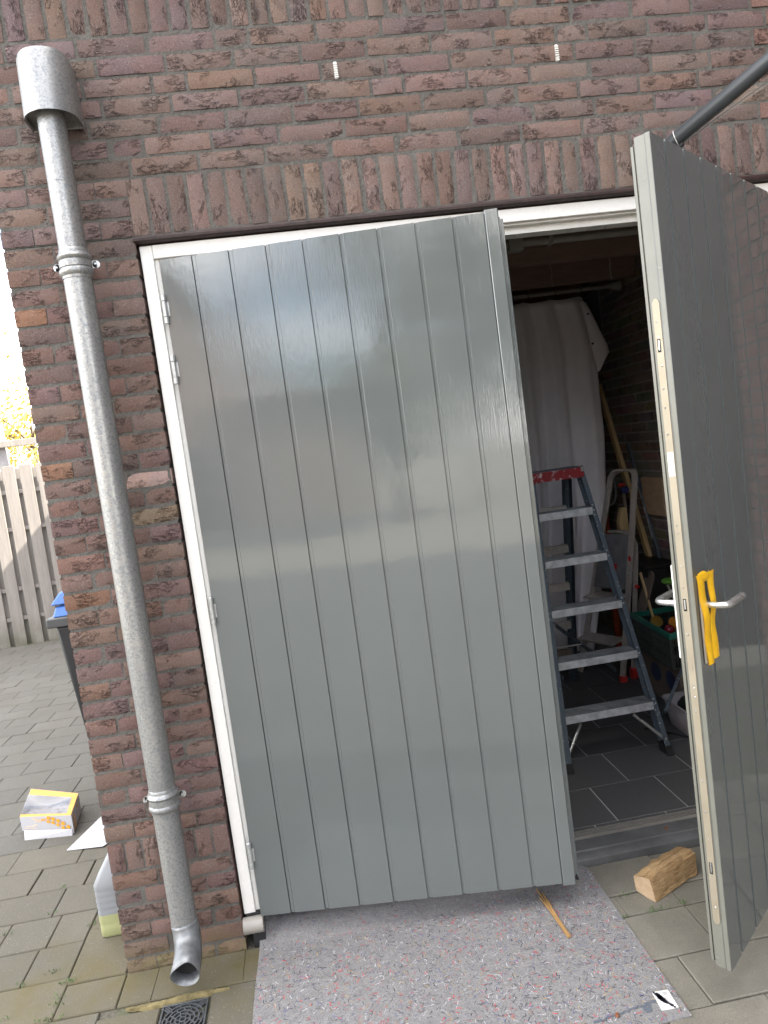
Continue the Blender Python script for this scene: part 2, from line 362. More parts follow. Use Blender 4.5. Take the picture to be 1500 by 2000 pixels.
def clear_mat(name, c=(1,1,1), alpha=.3, rough=.08):
    M = Mat(name); M.set(Base_Color=c, Alpha=alpha, Roughness=rough, Specular_IOR_Level=.8); return M.m
M_FILM = clear_mat('greyed_film', (.30, .30, .315), .42, .03)  # grey opacity painted in for the reflection on the film
M_SLEEVE = clear_mat('clear_plastic_sleeve', (.22, .20, .18), .22, .15)
def hdpe():
    M = Mat('milky_plastic'); M.set(Base_Color=(.27, .285, .30), Roughness=.4, Subsurface_Weight=.3, Subsurface_Radius=(.03,.03,.03), Alpha=.78); return M.m
M_HDPE = hdpe()
M_LIQ = plain('liquid_seen_through_milky_plastic', (.29, .30, .15), .4, var=.04)
M_IRON = plain('cast_iron_grate', (.055, .060, .064), .6, .2, .3, 40, bump=.3)
M_MOSSY = plain('mossy_mortar', (.155, .125, .055), .95, var=.4, nscale=40, bump=.7)
M_WEED = plain('weed_green', (.055, .11, .022), .7, var=.3)
M_LEAFDRY = plain('dry_leaf', (.20, .075, .03), .8, var=.4, nscale=60)
M_WIRE = plain('white_wire', (.6, .6, .58), .5)
M_TOOL = plain('orange_red_plastic', (.42, .085, .03), .5)
M_ROPE = plain('hemp_cord', (.36, .30, .24), .9)
M_ROOM = plain('raw_ceiling_board', (.16, .13, .11), .9)
M_ROOMW = plain('pale_inner_wall', (.60, .58, .55), .9, var=.25, nscale=4)

# ================================================================= GROUND
G = thing('paving', None, None, (0,0,0)); tag(G, kind='structure')
sb = MB(); sb.add([(-4,-1.6,-.009),(4.6,-1.6,-.009),(4.6,7,-.009),(-4,7,-.009)], [(0,1,2,3)]); sb.build('sand_bed', M_SAND, G)
def yard_mat():
    M = Mat('far_paving'); v = M.vec(src='World'); br = M.n('ShaderNodeTexBrick'); br.inputs['Scale'].default_value = 1.0; br.inputs['Brick Width'].default_value = .302; br.inputs['Row Height'].default_value = .2035; br.inputs['Mortar Size'].default_value = .004
    br.inputs['Color1'].default_value = (.19,.175,.145,1); br.inputs['Color2'].default_value = (.16,.15,.125,1); br.inputs['Mortar'].default_value = (.05,.045,.035,1); M.lk(v, br.inputs['Vector'])
    M.set(Base_Color=M.mix(M.ramp(M.noise(v, 1.4, 5), [(.4, 0.0), (.7, .4)]), br.outputs['Color'], (.12,.11,.085)), Roughness=.95); return M.m
yd = MB(); yd.add([(-90,-90,-.014),(90,-90,-.014),(90,110,-.014),(-90,110,-.014)], [(0,1,2,3)])
yo = yd.build('ground', yard_mat()); yo['kind'] = 'structure'
PAVE_MESH = {}
def paver_mesh(l, w):
    key = (round(l, 2), round(w, 2), random.randint(0, 2))
    if key not in PAVE_MESH:
        b = MB(); c = .0035; j = lambda: rf(-.0012, .0012)
        x0, x1, y0, y1 = -key[0]/2, key[0]/2, -key[1]/2, key[1]/2
        lo = [(x0+j(),y0+j(),-.03),(x1+j(),y0+j(),-.03),(x1+j(),y1+j(),-.03),(x0+j(),y1+j(),-.03)]
        lo2 = [(p[0],p[1],-c) for p in lo]; hi = [(p[0]+(c if p[0]<0 else -c), p[1]+(c if p[1]<0 else -c), j()*.5) for p in lo]
        b.add(lo + lo2 + hi, [(8,9,10,11)] + [(k*4+i, k*4+(i+1)%4, (k+1)*4+(i+1)%4, (k+1)*4+i) for k in (0,1) for i in range(4)])
        PAVE_MESH[key] = b.mesh('paver', M_PAVER, smooth=0)
    return PAVE_MESH[key]
def paver(x0, x1, y0, y1, warm=0.0, gap=.0028):
    t = rf(.90, 1.10) * (1.75 if x0 > .9 else 1.0); warm += .5 * (x0 > .9); c = (.104*t*(1+.05*warm), .099*t, .086*t*(1-.12*warm), 1)  # right-hand pavers brightened and warmed to offset the house wing's shade
    return inst('paver', paver_mesh(x1-x0-gap, y1-y0-gap), G, ((x0+x1)/2, (y0+y1)/2, rf(-.0015, .0015)), (rf(-.004,.004), rf(-.004,.004), rf(-.004,.004)), c)
P = .2035
# field beside the garage, half bond, each row drifting a little to the left
for k in range(0, 30):
    y0 = .035 + P * k; y1 = y0 + P; ph = -.375 if k == 0 else (-.808 + .063 * (10 - k) + (0 if k % 2 == 0 else -.16))
    cuts = {0: [-.375, -.677, -.98], 1: [-.357, -.546, -.85, -1.15], 2: [-.399, -.703, -1.0], 3: [-.331, -.567, -.87, -1.17], 4: [-.422, -.73, -1.03]}.get(k)
    right = -.212 if k < 2 else -.006
    if cuts is None:
        cuts = []; x = ph
        while x < right - .05: x += .302
        x -= .302
        while x > -1.0 - .42 * y0: cuts.append(x); x -= .302
    xs = [right] + [c for c in cuts if c < right - .02]
    if k in (2, 3, 4): xs = [right] + ([-.215] if k != 4 else []) + cuts
    for a, b in zip(xs[1:], xs[:-1]): paver(a, b, y0, y1, 1 if k < 5 else 0)
    if k < 12: paver(xs[-1] - .302, xs[-1], y0, y1)
paver(-.212, -.006, .002, .30, 2); paver(-.212, -.006, .30, .035 + 2 * P, 2)
# rows in front of the garage
for a, b in [(-.80,-.505),(-.505,-.205),(-.205,.001),(.001,.112),(.112,.410),(.410,.71)]: paver(a, b, -.166, -.003 if a > -.21 else .033, 2)
paver(.71, 1.01, -.166, -.003)
for a, b in [(-.66,-.36),(-.36,-.05)]: paver(a, b, -.37, -.168, 1)
paver(-.05, .150, -.37, -.206, 2); paver(.312, .60, -.37, -.168, 1)
for a, b in [(-.50,-.20),(-.20,.10),(.10,.40),(.40,.70)]: paver(a, b, -.574, -.372)
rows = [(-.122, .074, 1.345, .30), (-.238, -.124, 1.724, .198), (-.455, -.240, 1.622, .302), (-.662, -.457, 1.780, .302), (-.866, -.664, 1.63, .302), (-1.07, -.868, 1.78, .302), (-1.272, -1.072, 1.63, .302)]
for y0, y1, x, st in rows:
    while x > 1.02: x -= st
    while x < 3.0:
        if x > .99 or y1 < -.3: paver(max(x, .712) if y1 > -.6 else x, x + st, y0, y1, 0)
        x += st
# moss mortar round the grate and weeds
mm = MB(); mv = []
for i in range(41):
    t = i / 40; x = .035 + .335 * t; yc = -.186 - .004 * math.sin(t * 7); hw = (.013 + .009 * noise.noise(Vector((t * 11, 1, 0)))) * min(1, 6 * t, 6 * (1 - t)) + .001
    for q, zz in ((-1, -.006), (-.55, .004), (.1, .006), (.6, .003), (1, -.006)): mv.append((x, yc + q * hw + .003 * noise.noise(Vector((t * 30, q, 2))), zz + .005 * noise.noise(Vector((t * 40, q * 2, 5)))))
mm.add(mv, [(i*5+j, i*5+j+1, (i+1)*5+j+1, (i+1)*5+j) for i in range(40) for j in range(4)])
mm.build('moss_mortar', M_MOSSY, G)
wd = MB()
for cx, cy, n, sp in [(-.545,.377,14,.03),(-.275,.08,12,.02),(-.211,.014,18,.035),(-.208,-.093,14,.02),(-.211,.335,12,.02),(-.399,.468,10,.02),(-.22,-.16,26,.05),(1.752,-.125,16,.025),(1.922,-.23,12,.012),(1.822,-.235,22,.05),(-.10,.455,20,.04),(-.375,.044,8,.02),(-.20,.02,10,.03),(-.36,-.113,6,.012),(-.422,.656,6,.015),(-.21,-.05,10,.02),(1.70,-.238,10,.03)]:
    for i in range(n):
        x, y = cx + random.gauss(0, sp*.6), cy + random.gauss(0, .007); h = rf(.003, .010); a = rf(0, 6.28); w = rf(.0008, .0018)
        dx, dy = math.cos(a), math.sin(a); l = rf(.002, .008)
        wd.add([(x-dy*w, y+dx*w, 0),(x+dy*w, y-dx*w, 0),(x+dx*l+dy*w*.8, y+dy*l-dx*w*.8, h),(x+dx*l-dy*w*.8, y+dy*l+dx*w*.8, h),(x+dx*l*1.7, y+dy*l*1.7, h*.9)], [(0,1,2,3),(3,2,4)])
single(wd, 'weeds', M_WEED, 'small green weeds sprouting from the paver joints', 'weeds', kind='stuff')

# ================================================================= GARAGE
ZS = 2.467; CP = .0625; SP = .06375
GA = thing('garage', 'brown brick garage with a white framed double door opening', 'garage', (0,0,0))
WT = .105     # outer leaf thickness
# bricks: meshes shared between alike pieces
def brick_mesh(L, H, seed, D=.10):
    rnd = random.Random(seed); b = MB(); nx = max(4, int(L / .022)); nz = 4
    def fr(i, j):
        x = -L/2 + L * i / nx; z = -H/2 + H * j / nz; y = 0.0
        e = min(i, nx - i, j, nz - j)
        p = Vector((x * 9 + seed * 3.1, seed * 1.7, z * 16))
        y = .0022 * noise.noise(p) - .0016 * abs(noise.noise(p * 2.3))
        if e == 0:
            y += .0034; x += .0018 * noise.noise(Vector((z * 90, seed, 3))); z += .0024 * noise.noise(Vector((x * 55, seed, 9)))
            if i in (0, nx) and j in (0, nz): x *= .997; z *= .985
        return (x, y, z)
    vs = [fr(i, j) for j in range(nz + 1) for i in range(nx + 1)]; w = nx + 1
    fs = [(j*w+i, j*w+i+1, (j+1)*w+i+1, (j+1)*w+i) for j in range(nz) for i in range(nx)]
    ring = [i for i in range(w)] + [j*w+nx for j in range(1, nz+1)] + [nz*w+i for i in range(nx-1, -1, -1)] + [j*w for j in range(nz-1, 0, -1)]
    n0 = len(vs); vs += [(vs[i][0], D, vs[i][2]) for i in ring]; m = len(ring)
    fs += [(ring[i], n0+i, n0+(i+1)%m, ring[(i+1)%m]) for i in range(m)]
    b.add(vs, fs); return b.mesh('brick', M_BRICK, smooth=50)
BM = {k: [brick_mesh(L, .0515, s + i * 10) for i in range(n)] for k, (L, s, n) in {'S': (.2065, 1, 9), 'H': (.0985, 2, 6), 'T': (.150, 3, 6), 'D': (.1765, 4, 8), 'R': (.1000, 5, 5), 'Q': (.055, 6, 3)}.items()}
PAL = [(.132,.095,.086), (.126,.091,.084), (.138,.099,.088), (.121,.090,.085), (.140,.097,.085), (.129,.096,.091), (.114,.084,.078), (.141,.104,.091), (.126,.088,.079)]
PAL2 = [(.126,.083,.073), (.119,.079,.071), (.131,.087,.073), (.114,.080,.073), (.132,.084,.070), (.121,.083,.077), (.108,.074,.067), (.131,.090,.077)]
def bcol(c=None, pal=None):
    c = c or random.choice(pal or PAL); t = rf(.86, 1.16); return (c[0]*t, c[1]*t*rf(.96,1.04), c[2]*t*rf(.94,1.06), 1)
NB = [0]
def brick(kind, x, z, vert=False, col=None, y=0.0):
    pal = PAL2 if z < 1.95 or (z < 2.4 and random.random() < .5) else PAL
    NB[0] += 1
    return inst('brick', random.choice(BM[kind]), GA, (x, y + rf(-.0012, .0022), z + rf(-.0008, .0008)), (rf(-.006,.006), (math.pi/2 if vert else 0) + rf(-.006,.006) + (math.pi if random.random() < .5 else 0), rf(-.004,.004)), bcol(col, pal))
# stuff bricks: outside the frame or behind the open door
sfb = MB()
def bulk(x0, x1, z0, z1): sfb.box(x0, x1, rf(-.001,.002), .095, z0, z1)
L1, HJ = .2065, .0115
# seven stretcher courses over the door
offs = [.152, .050, .105, .212, .018, .085, .160]
WX1 = 3.085
hdr = {0: 4, 1: 9, 2: 3, 3: 6, 4: 8, 5: 2, 6: 1}
for r in range(7):
    z = ZS + 3 * CP + (6.5 - r) * CP; x = -.0; k = 0
    first = 'T' if r % 2 else 'H'
    seq = [first] + ['S'] * 20
    seq.insert(hdr[r], 'H')
    x = .002
    for kd in seq:
        L = {'S': L1, 'H': .0985, 'T': .150}[kd]
        if x + L > WX1: break
        if x < 2.62: brick(kd, x + L/2, z)
        else: bulk(x, x + L, z - .0255, z + .0255)
        x += L + HJ + (.0 if kd == 'S' else .0)
    if x < WX1 - .03: bulk(x, WX1, z - .0255, z + .0255)
# soldier course over the door and the one above
k = 0; x = .4398
while x < 2.72:
    if x < 2.66: brick('D', x, ZS + 1.5 * CP, True)
    else: bulk(x-.025, x+.025, ZS+.004, ZS+3*CP-.006)
    x += SP
x = .1495 - SP * 2
while x < WX1 - .02:
    z0 = ZS + 10 * CP
    if x < 1.90: brick('D', x, z0 + 1.5 * CP, True)
    else: bulk(x-.025, x+.025, z0+.005, z0+3*CP-.006)
    x += SP
# pier left of the door
special = {(7,'l'): (.170,.098,.066), (16,'r'): (.33,.245,.21), (18,'r'): (.175,.130,.092), (5,'r'): (.165,.118,.092), (15,'l'): (.165,.095,.064), (22,'l'): (.160,.095,.068)}
def pier_row(z, c, wide_first, half=None):
    if wide_first: q = [('T', .0755), ('H', .2065), ('T', .3365)]
    else: q = [('H', .0500), ('S', .2065), ('H', .3625)]
    for i, (kd, x) in enumerate(q): brick(kd, x, z, col=special.get((c, 'lmr'[i])))
for c in range(1, 36): pier_row(ZS - (c - 3.5) * CP, c, c % 2 == 0)
zb = ZS - 32 * CP - .0555
for i in range(7): brick('R', .0275 + i * .0595, zb, True)
for c in range(1, 7): pier_row(ZS - 32 * CP - .111 - (c - .5) * CP, 40 + c, c % 2 == 1)
# right pier, mostly behind the open door
for c in range(1, 43):
    z = ZS - (c - 3.5) * CP
    if c > 3: bulk(2.665, 2.815 if c % 2 else 2.76, z-.0255, z+.0255); bulk(2.827 if c % 2 else 2.772, WX1, z-.0255, z+.0255)
    else: bulk(2.75, 2.90, z-.0255, z+.0255); bulk(2.912, WX1, z-.0255, z+.0255)
# left side wall seen only from a step aside
ZT = 3.38
nrow = int(ZT / CP)
for c in range(nrow):
    z = .03 + c * CP; y = .112 if c % 2 else .218
    while y < 6.9: sfb.box(rf(.0,.002), .095, y, y + L1, z-.0255, z+.0255); y += L1 + HJ
ob = sfb.build('brickwork', M_BRICK, GA, smooth=0); ob['kind'] = 'stuff'; ob.color = (.155, .095, .082, 1)
mo = MB(); e = .0045
mo.box(e, .408, e, WT, -.05, ZS)
mo.box(e, 2.75, e, WT, ZS + .002, 3.32); mo.box(2.662, WX1 - e, e, WT, -.05, ZS); mo.box(2.75, WX1 - e, e, WT, ZS, 3.32)
mo.box(e, .1, WT, 7.0, -.05, 3.36)
mo.build('mortar', M_MORTAR, GA)
# weep vents: white ribbed strips in two upright joints
for vx in (1.138, 1.897):
    b = MB(); b.box(vx-.0045, vx+.0045, -.0005, .02, ZS+.440, ZS+.494)
    for i in range(7): b.box(vx-.0065, vx+.0065, -.0035, .003, ZS+.4425+i*.0072, ZS+.4462+i*.0072)
    b.build('weep_vent', M_LABEL, GA)
# steel lintel, white frame
b = MB(); b.prismx([(.004, ZS-.019), (-.004, ZS-.014), (-.005, ZS-.006), (.0, ZS+.001), (.10, ZS+.001), (.10, ZS-.019)], .408, 2.72); b.build('lintel', M_LINTEL, GA)
fr = thing_f = MB()
# jamb profile in x,y : face, small step, rebate
FB = .112
jl = [(.4195,.022),(.4575,.022),(.4595,.024),(.4600,.034),(.4735,.034),(.4745,.036),(.4745,.062),(.500,.062),(.500,.115),(.4195,.115)]
b = MB(); b.prism(jl, FB, 2.4405); b.build('door_jamb', M_WHITE, GA, bevel=.0012)
b = MB(); b.prism([(3.134 - x, y) for x, y in reversed(jl)], FB, 2.4405); b.build('door_jamb', M_WHITE, GA, bevel=.0012)
hd = [(.022, 2.4425), (.022, 2.4005), (.024, 2.3985), (.040, 2.3985), (.040, 2.3915), (.066, 2.3910), (.066, 2.3680), (.118, 2.3660), (.118, 2.4425)]
b = MB(); b.prismx(hd, .4605, 2.6735); b.prismx([(.0225, 2.4420), (.0225, 2.4408), (.114, 2.4408), (.114, 2.4420)], .4195, .4605); b.build('frame_head', M_WHITE, GA, bevel=.0012)
for x0_ in (.404, 2.7155):
    b = MB(); b.box(x0_, x0_+.0145, .055, .10, .05, ZS-.02); b.build('frame_seal', M_RUBBER, GA)
# grey round block under the jamb
b = MB(); b.tube([(.413,.006,.078),(.484,.006,.078)], .0285, 20); b.build('jamb_foot', M_LGREY, GA, bevel=.002)
b = MB(); b.box(.440, .482, .004, .06, -.02, .055); b.box(.425, .474, .016, .06, .100, .113); b.build('jamb_gap_dark', M_RUBBER, GA)  # black blocks standing in for the dark gap under the jamb
# sill: sloped stone, two aluminium ridges
b = MB(); b.prismx([(.075, -.03), (.075, .026), (.080, .030), (.120, .034), (.122, .040), (.186, .046), (.186, -.03)], .482, 2.655); b.build('sill', M_SILL, GA, bevel=.002)
b = MB()
for y in (.188, .206, .224): b.box(.482, 2.655, y, y + .007, .03, .056)
b.box(.482, 2.655, .187, .236, .02, .0485); b.build('threshold_rail', M_RAILALU, GA)
# roof slab with its eave, and the inner shell, its walls paled to bounce light inwards
b = MB(); b.box(-.06, 3.2, -.08, 7.2, 3.385, 3.47); b.build('roof', M_LINTEL, GA, bevel=.01)
b = MB(); b.box(.115, 3.05, .118, 6.9, 2.80, 2.83); b.build('ceiling', M_ROOM, GA)
b = MB(); b.box(.105, .14, .118, 6.9, -.02, 2.80); b.box(.115, 3.05, 4.2, 4.3, -.02, 2.80); b.box(.115, .42, .106, .118, -.02, 2.80); b.box(2.72, 3.05, .106, .118, -.02, 2.80); b.box(.42, 2.72, .106, .118, 2.44, 2.80)
b.build('inner_wall', M_ROOMW, GA)
for y, z0, z1 in ((1.2, 2.512, 2.70), (1.9, 2.53, 2.72), (2.75, 2.55, 2.74), (3.6, 2.55, 2.74)):
    b = MB(); b.box(.14, 3.05, y, y + .065, z0, z1); b.build('roof_beam', M_BEAM, GA, bevel=.003)

# inner side wall, brick and mortar colours lifted to replace missing light
SW = thing('side_wall', 'dark brick side wall inside the garage, behind the leaning batten', 'wall', (3.05, .12, 0)); SW['kind'] = 'structure'
b = MB(); b.box(3.056, 3.085, .12, 6.9, -.02, 3.36); b.build('mortar', plain('lifted_mortar', (.30, .29, .27), .95, src='World'), SW)
IBM = [brick_mesh(.2065, .0515, 60 + i) for i in range(4)]
for me in IBM: me.materials[0] = M_INBRICK
rest = MB()
for c in range(44):
    z = .02 + c * .0630; y = 1.1 + (c % 2) * .108
    while y < 3.0:
        if .68 < z < 2.55 and 1.3 < y < 2.9: inst('brick', random.choice(IBM), SW, (3.05, y, z), (0, 0, -math.pi/2), (*[q * 1.25 * rf(.8, 1.2) for q in (.165,.145,.130)], 1))
        else: rest.box(3.05, 3.07, y-.103, y+.103, z-.0255, z+.0255)
        y += .218
o = rest.build('brickwork', M_INBRICK, SW, smooth=0); o['kind'] = 'stuff'; o.color = (.20, .175, .16, 1)
# floor tiles
GF = thing('garage_floor', None, None, (0,0,0)); tag(GF, kind='structure')
b = MB(); b.box(.14, 3.05, .236, 4.2, .0, .0475); b.build('grout_bed', M_GROUT, GF)
TM = {}
def tile(x0, x1, y0, y1):
    g = .0022; x0, x1 = max(x0, .15), min(x1, 3.045)
    if x1 - x0 < .02: return
    key = (round(x1-x0, 3), round(y1-y0, 3))
    if key not in TM:
        b = MB(); w, d = key[0]/2 - g, key[1]/2 - g; c = .0012
        b.add([(-w,-d,-.004),(w,-d,-.004),(w,d,-.004),(-w,d,-.004),(-w+c,-d+c,0),(w-c,-d+c,0),(w-c,d-c,0),(-w+c,d-c,0)], [(4,5,6,7),(0,1,5,4),(1,2,6,5),(2,3,7,6),(3,0,4,7)]); TM[key] = b.mesh('floor_tile', M_TILE, smooth=0)
    inst('floor_tile', TM[key], GF, ((x0+x1)/2, (y0+y1)/2, .050))
for j, (y0, y1, ph) in enumerate([(.238, .262, 1.815), (.262, .562, 1.918), (.562, .866, 2.104), (.866, 1.168, 2.033), (1.168, 1.47, 1.92), (1.47, 1.772, 2.10), (1.772, 2.074, 1.99), (2.074, 2.376, 1.95)]):
    x = ph - .305 * 7
    while x < 3.05: tile(x, x + .305, y0, y1); x += .305

# ================================================================= LEFT DOOR LEAF
Z0, Z1 = .107, 2.387
def plank(parent, w, x, mat, name='plank', y=0.0, z0=Z0, z1=Z1, first=False, bev=.0134):
    if first: prof = [(.0, .014), (.0, .0), (w-.0022, .0), (w-.0012, .0012), (w-.0012, .014)]
    else: prof = [(.0005, .014), (.0005, .0042), (.0108, .0042), (bev, .0), (w-.0022, .0), (w-.0012, .0012), (w-.0012, .014)]
    b = MB(); b.prism([(x + px, y + py) for px, py in prof], z0, z1)
    return b.build(name, mat, parent, local=True, smooth=0)
angL = math.atan2(-.163, 1.096)
LD = thing('garage_door_leaf', 'grey planked door leaf standing almost shut beside the downpipe', 'door', (.479, .0, 0), 'garage door leaves', angL); OFF[LD.name] = (0,0,0)
gl = [0, .108, .230, .352, .473, .595, .717, .841, .962, 1.0655]
for i, (a, c) in enumerate(zip(gl[:-1], gl[1:])): plank(LD, c - a, a, M_DOOR, first=(i == 0))
b = MB(); b.prism([(1.0662, .014), (1.0662, -.0035), (1.069, -.005), (1.107, -.005), (1.110, -.002), (1.110, .014)], Z0 - .004, Z1 + .006); b.build('cover_strip', M_DOOR, LD, local=True, smooth=0)
b = MB(); b.box(.002, 1.1095, .0145, .030, Z0, Z1); b.box(.004, 1.119, .0305, .040, Z0+.004, Z1-.012); b.box(.006, 1.130, .0405, .056, Z0+.004, Z1-.016); b.build('door_core', M_DOOR, LD, local=True, bevel=.0012)
b = MB(); b.box(1.0, 1.125, .018, .05, Z0-.004, Z0-.0005); b.box(.01, 1.0, .018, .05, Z0-.003, Z0-.0005); b.build('bottom_seal', M_RUBBER, LD, local=True)
def hinge(parent, zc, h, x=-.0035, y=-.0065):
    b = MB()
    for a, c in ((0, .22), (.235, .765), (.78, 1.0)): b.tube([(x, y, zc - h/2 + h*a), (x, y, zc - h/2 + h*c)], .0084, 14)
    b.tube([(x, y, zc + h/2), (x, y, zc + h/2 + .004)], [.0076, .004], 12); b.tube([(x, y, zc-h/2), (x, y, zc+h/2)], .0045, 8)
    b.box(x - .002, x + .014, y + .004, y + .0065, zc - h/2 + .024, zc + h/2 - .024)
    return b.build('hinge', M_STEEL, parent, local=True, bevel=.0007)
for zc in (2.227, 2.03, 1.212, .335): hinge(LD, zc, .094)

# ================================================================= RIGHT DOOR LEAF (open)
angR = math.radians(39.93)
RD = thing('garage_door_leaf', 'grey planked door leaf swung wide open with a lever handle', 'door', (1.827, -.690, 0), 'garage door leaves', angR); OFF[RD.name] = (0,0,0)
gr = [.0, .086, .212, .339, .464, .591, .717, .846, .972, 1.082]
for i, (a, c) in enumerate(zip(gr[:-1], gr[1:])): plank(RD, c - a, a + .0005, M_DOOR2, first=(i == 0), bev=.0112)
b = MB(); b.box(.003, 1.082, .0145, .044, Z0, Z1); b.build('door_core', M_DOORX, RD, local=True, bevel=.0015)
# edge: outer lip, main edge, set back rebate
b = MB(); b.box(-.0005, .0028, .0005, .0128, Z0+.001, Z1-.001); b.build('edge_lip', M_DOORX, RD, local=True, bevel=.001)
b = MB(); b.box(.012, 1.07, .0445, .049, Z0+.008, Z1-.012); b.box(.009, 1.07, .0495, .058, Z0+.008, Z1-.018); b.build('rebate_lip', M_DOORX, RD, local=True, bevel=.001)
# lock strip on the edge with latch, bolts, screws, sticker
b = MB(); pr = []
zs0, zs1 = .238, 1.975; yw0, yw1 = .0185, .0375
prof = [(yw0, zs0+.012), (yw0+.004, zs0+.003), ((yw0+yw1)/2, zs0), (yw1-.004, zs0+.003), (yw1, zs0+.012), (yw1, zs1-.012), (yw1-.004, zs1-.003), ((yw0+yw1)/2, zs1), (yw0+.004, zs1-.003), (yw0, zs1-.012)]
b.prismx(prof, .0004, .0035); LS = b.build('lock_strip', M_STRIP, RD, local=True)
def onstrip(name, parts, mat):
    b = MB()
    for p in parts: b.box(*p)
    return b.build(name, mat, LS, local=True, bevel=.0004)
for zc in (1.853, 1.157, .405):
    onstrip('slot', [(-.0002, .003, .0245, .0335, zc-.017, zc+.017)], M_DARK)
    onstrip('bolt', [(-.0018, .002, .0268, .0305, zc-.012, zc+.014)], M_ALU)
onstrip('cover', [(-.0004, .0005, .0245, .0325, .975, 1.015)], M_STRIP)
for zc in (1.915, 1.875, 1.80, 1.74, 1.69, 1.62, 1.375, 1.355, 1.265, 1.205, 1.075, .935, .925, .90, .86, .66, .57, .49, .29):
    b = MB(); b.tube([(.001, .028 + rf(-.003,.003), zc), (-.0008, .028 + rf(-.001,.001), zc)], [.0028, .0022], 10); b.build('screw', M_ALU, LS, local=True)
ST = MB(); ST.box(-.0006, .0008, .0200, .0365, 1.508, 1.572); ST = ST.build('label', M_LABEL, LS, local=True)
# lever handles, plate, tape
PX = .036
b = MB(); b.box(PX-.016, PX+.016, -.008, -.0005, .99, 1.228); b.build('escutcheon', plain('beige_plate', (.40,.37,.32), .5), RD, local=True, bevel=.003)
def lever(sgn, y0):
    b = MB(); zc = 1.152
    b.tube([(PX, y0, zc), (PX, y0 + sgn*.012, zc)], .011, 16)
    pts = [(PX, y0, zc), (PX, y0 + sgn*.040, zc), (PX+.003, y0 + sgn*.052, zc), (PX+.011, y0 + sgn*.060, zc), (PX+.024, y0 + sgn*.063, zc), (PX+.118, y0 + sgn*.063, zc)]
    k0 = len(b.v); b.tube(pts, [.0088, .0088, .0092, .0095, .0098, .0098], 14)
    return b.build('lever_handle', M_ALU, RD, local=True, bevel=.001)
lever(-1, -.006); lever(1, .062)
b = MB(); b.box(PX-.018, PX+.02, .0585, .0665, 1.0, 1.262); b.build('back_plate', M_WHITE, RD, local=True, bevel=.002)
for zc in (2.227, 2.03, 1.212, .335): hinge(RD, zc, .094, 1.086)
# yellow tape: two loose folded strips joined at the top
TP = thing('masking_tape', 'yellow tape strip folded round the handle plate of the open door', 'tape', (1.827 + .036*math.cos(angR), -.690 + .036*math.sin(angR), 1.0), None, angR); OFF[TP.name] = (PX, 0, 1.0)
def ribbon(x0, x1, zt, zb, w, lift, seed, tw):
    n = 16; b = MB(); vs = []
    for i in range(n + 1):
        t = i / n; z = zt + (zb - zt) * t; xc = x0 + (x1 - x0) * t + .0016 * math.sin(t*9 + seed); y = -.012 - lift * (.4 + .6 * math.sin(t * 3.1 + seed * .3) ** 2) - .002 * math.sin(t * 14 + seed)
        for s, yy in ((-1, 0), (-.45, -.004), (.3, -.0045), (1, tw * (.5 + .5 * math.sin(t*5+seed)))): vs.append((xc + s * w * (1 - .18 * t) / 2, y + yy, z))
    fs = [(i*4+j, i*4+j+1, (i+1)*4+j+1, (i+1)*4+j) for i in range(n) for j in range(3)]
    k = len(vs); vs += [(v[0], v[1] + .0012, v[2]) for v in vs]; fs += [tuple(k + q for q in reversed(f)) for f in fs]
    b.add(vs, fs); return b
ribbon(PX-.036, PX-.008, 1.243, .992, .050, .010, 1.0, .006).build('tape_strip', M_TAPE, TP, smooth=60)
ribbon(PX+.026, PX+.022, 1.240, 1.0, .040, .012, 2.6, -.004).build('tape_strip', M_TAPE, TP, smooth=60)
b = MB(); vs = []
for i in range(9):
    t = i / 8; x = PX - .046 + .078 * t; y = -.016 - .008 * math.sin(t * 3.14)
    vs += [(x, y, 1.244 + .006 * math.sin(t * 6)), (x, y - .004, 1.232), (x + .002, y + .003, 1.218 + .008 * abs(t - .5))]
b.add(vs, [(i*3+j, i*3+j+1, (i+1)*3+j+1, (i+1)*3+j) for i in range(8) for j in range(2)]); b.build('tape_fold', M_TAPE, TP, smooth=60)

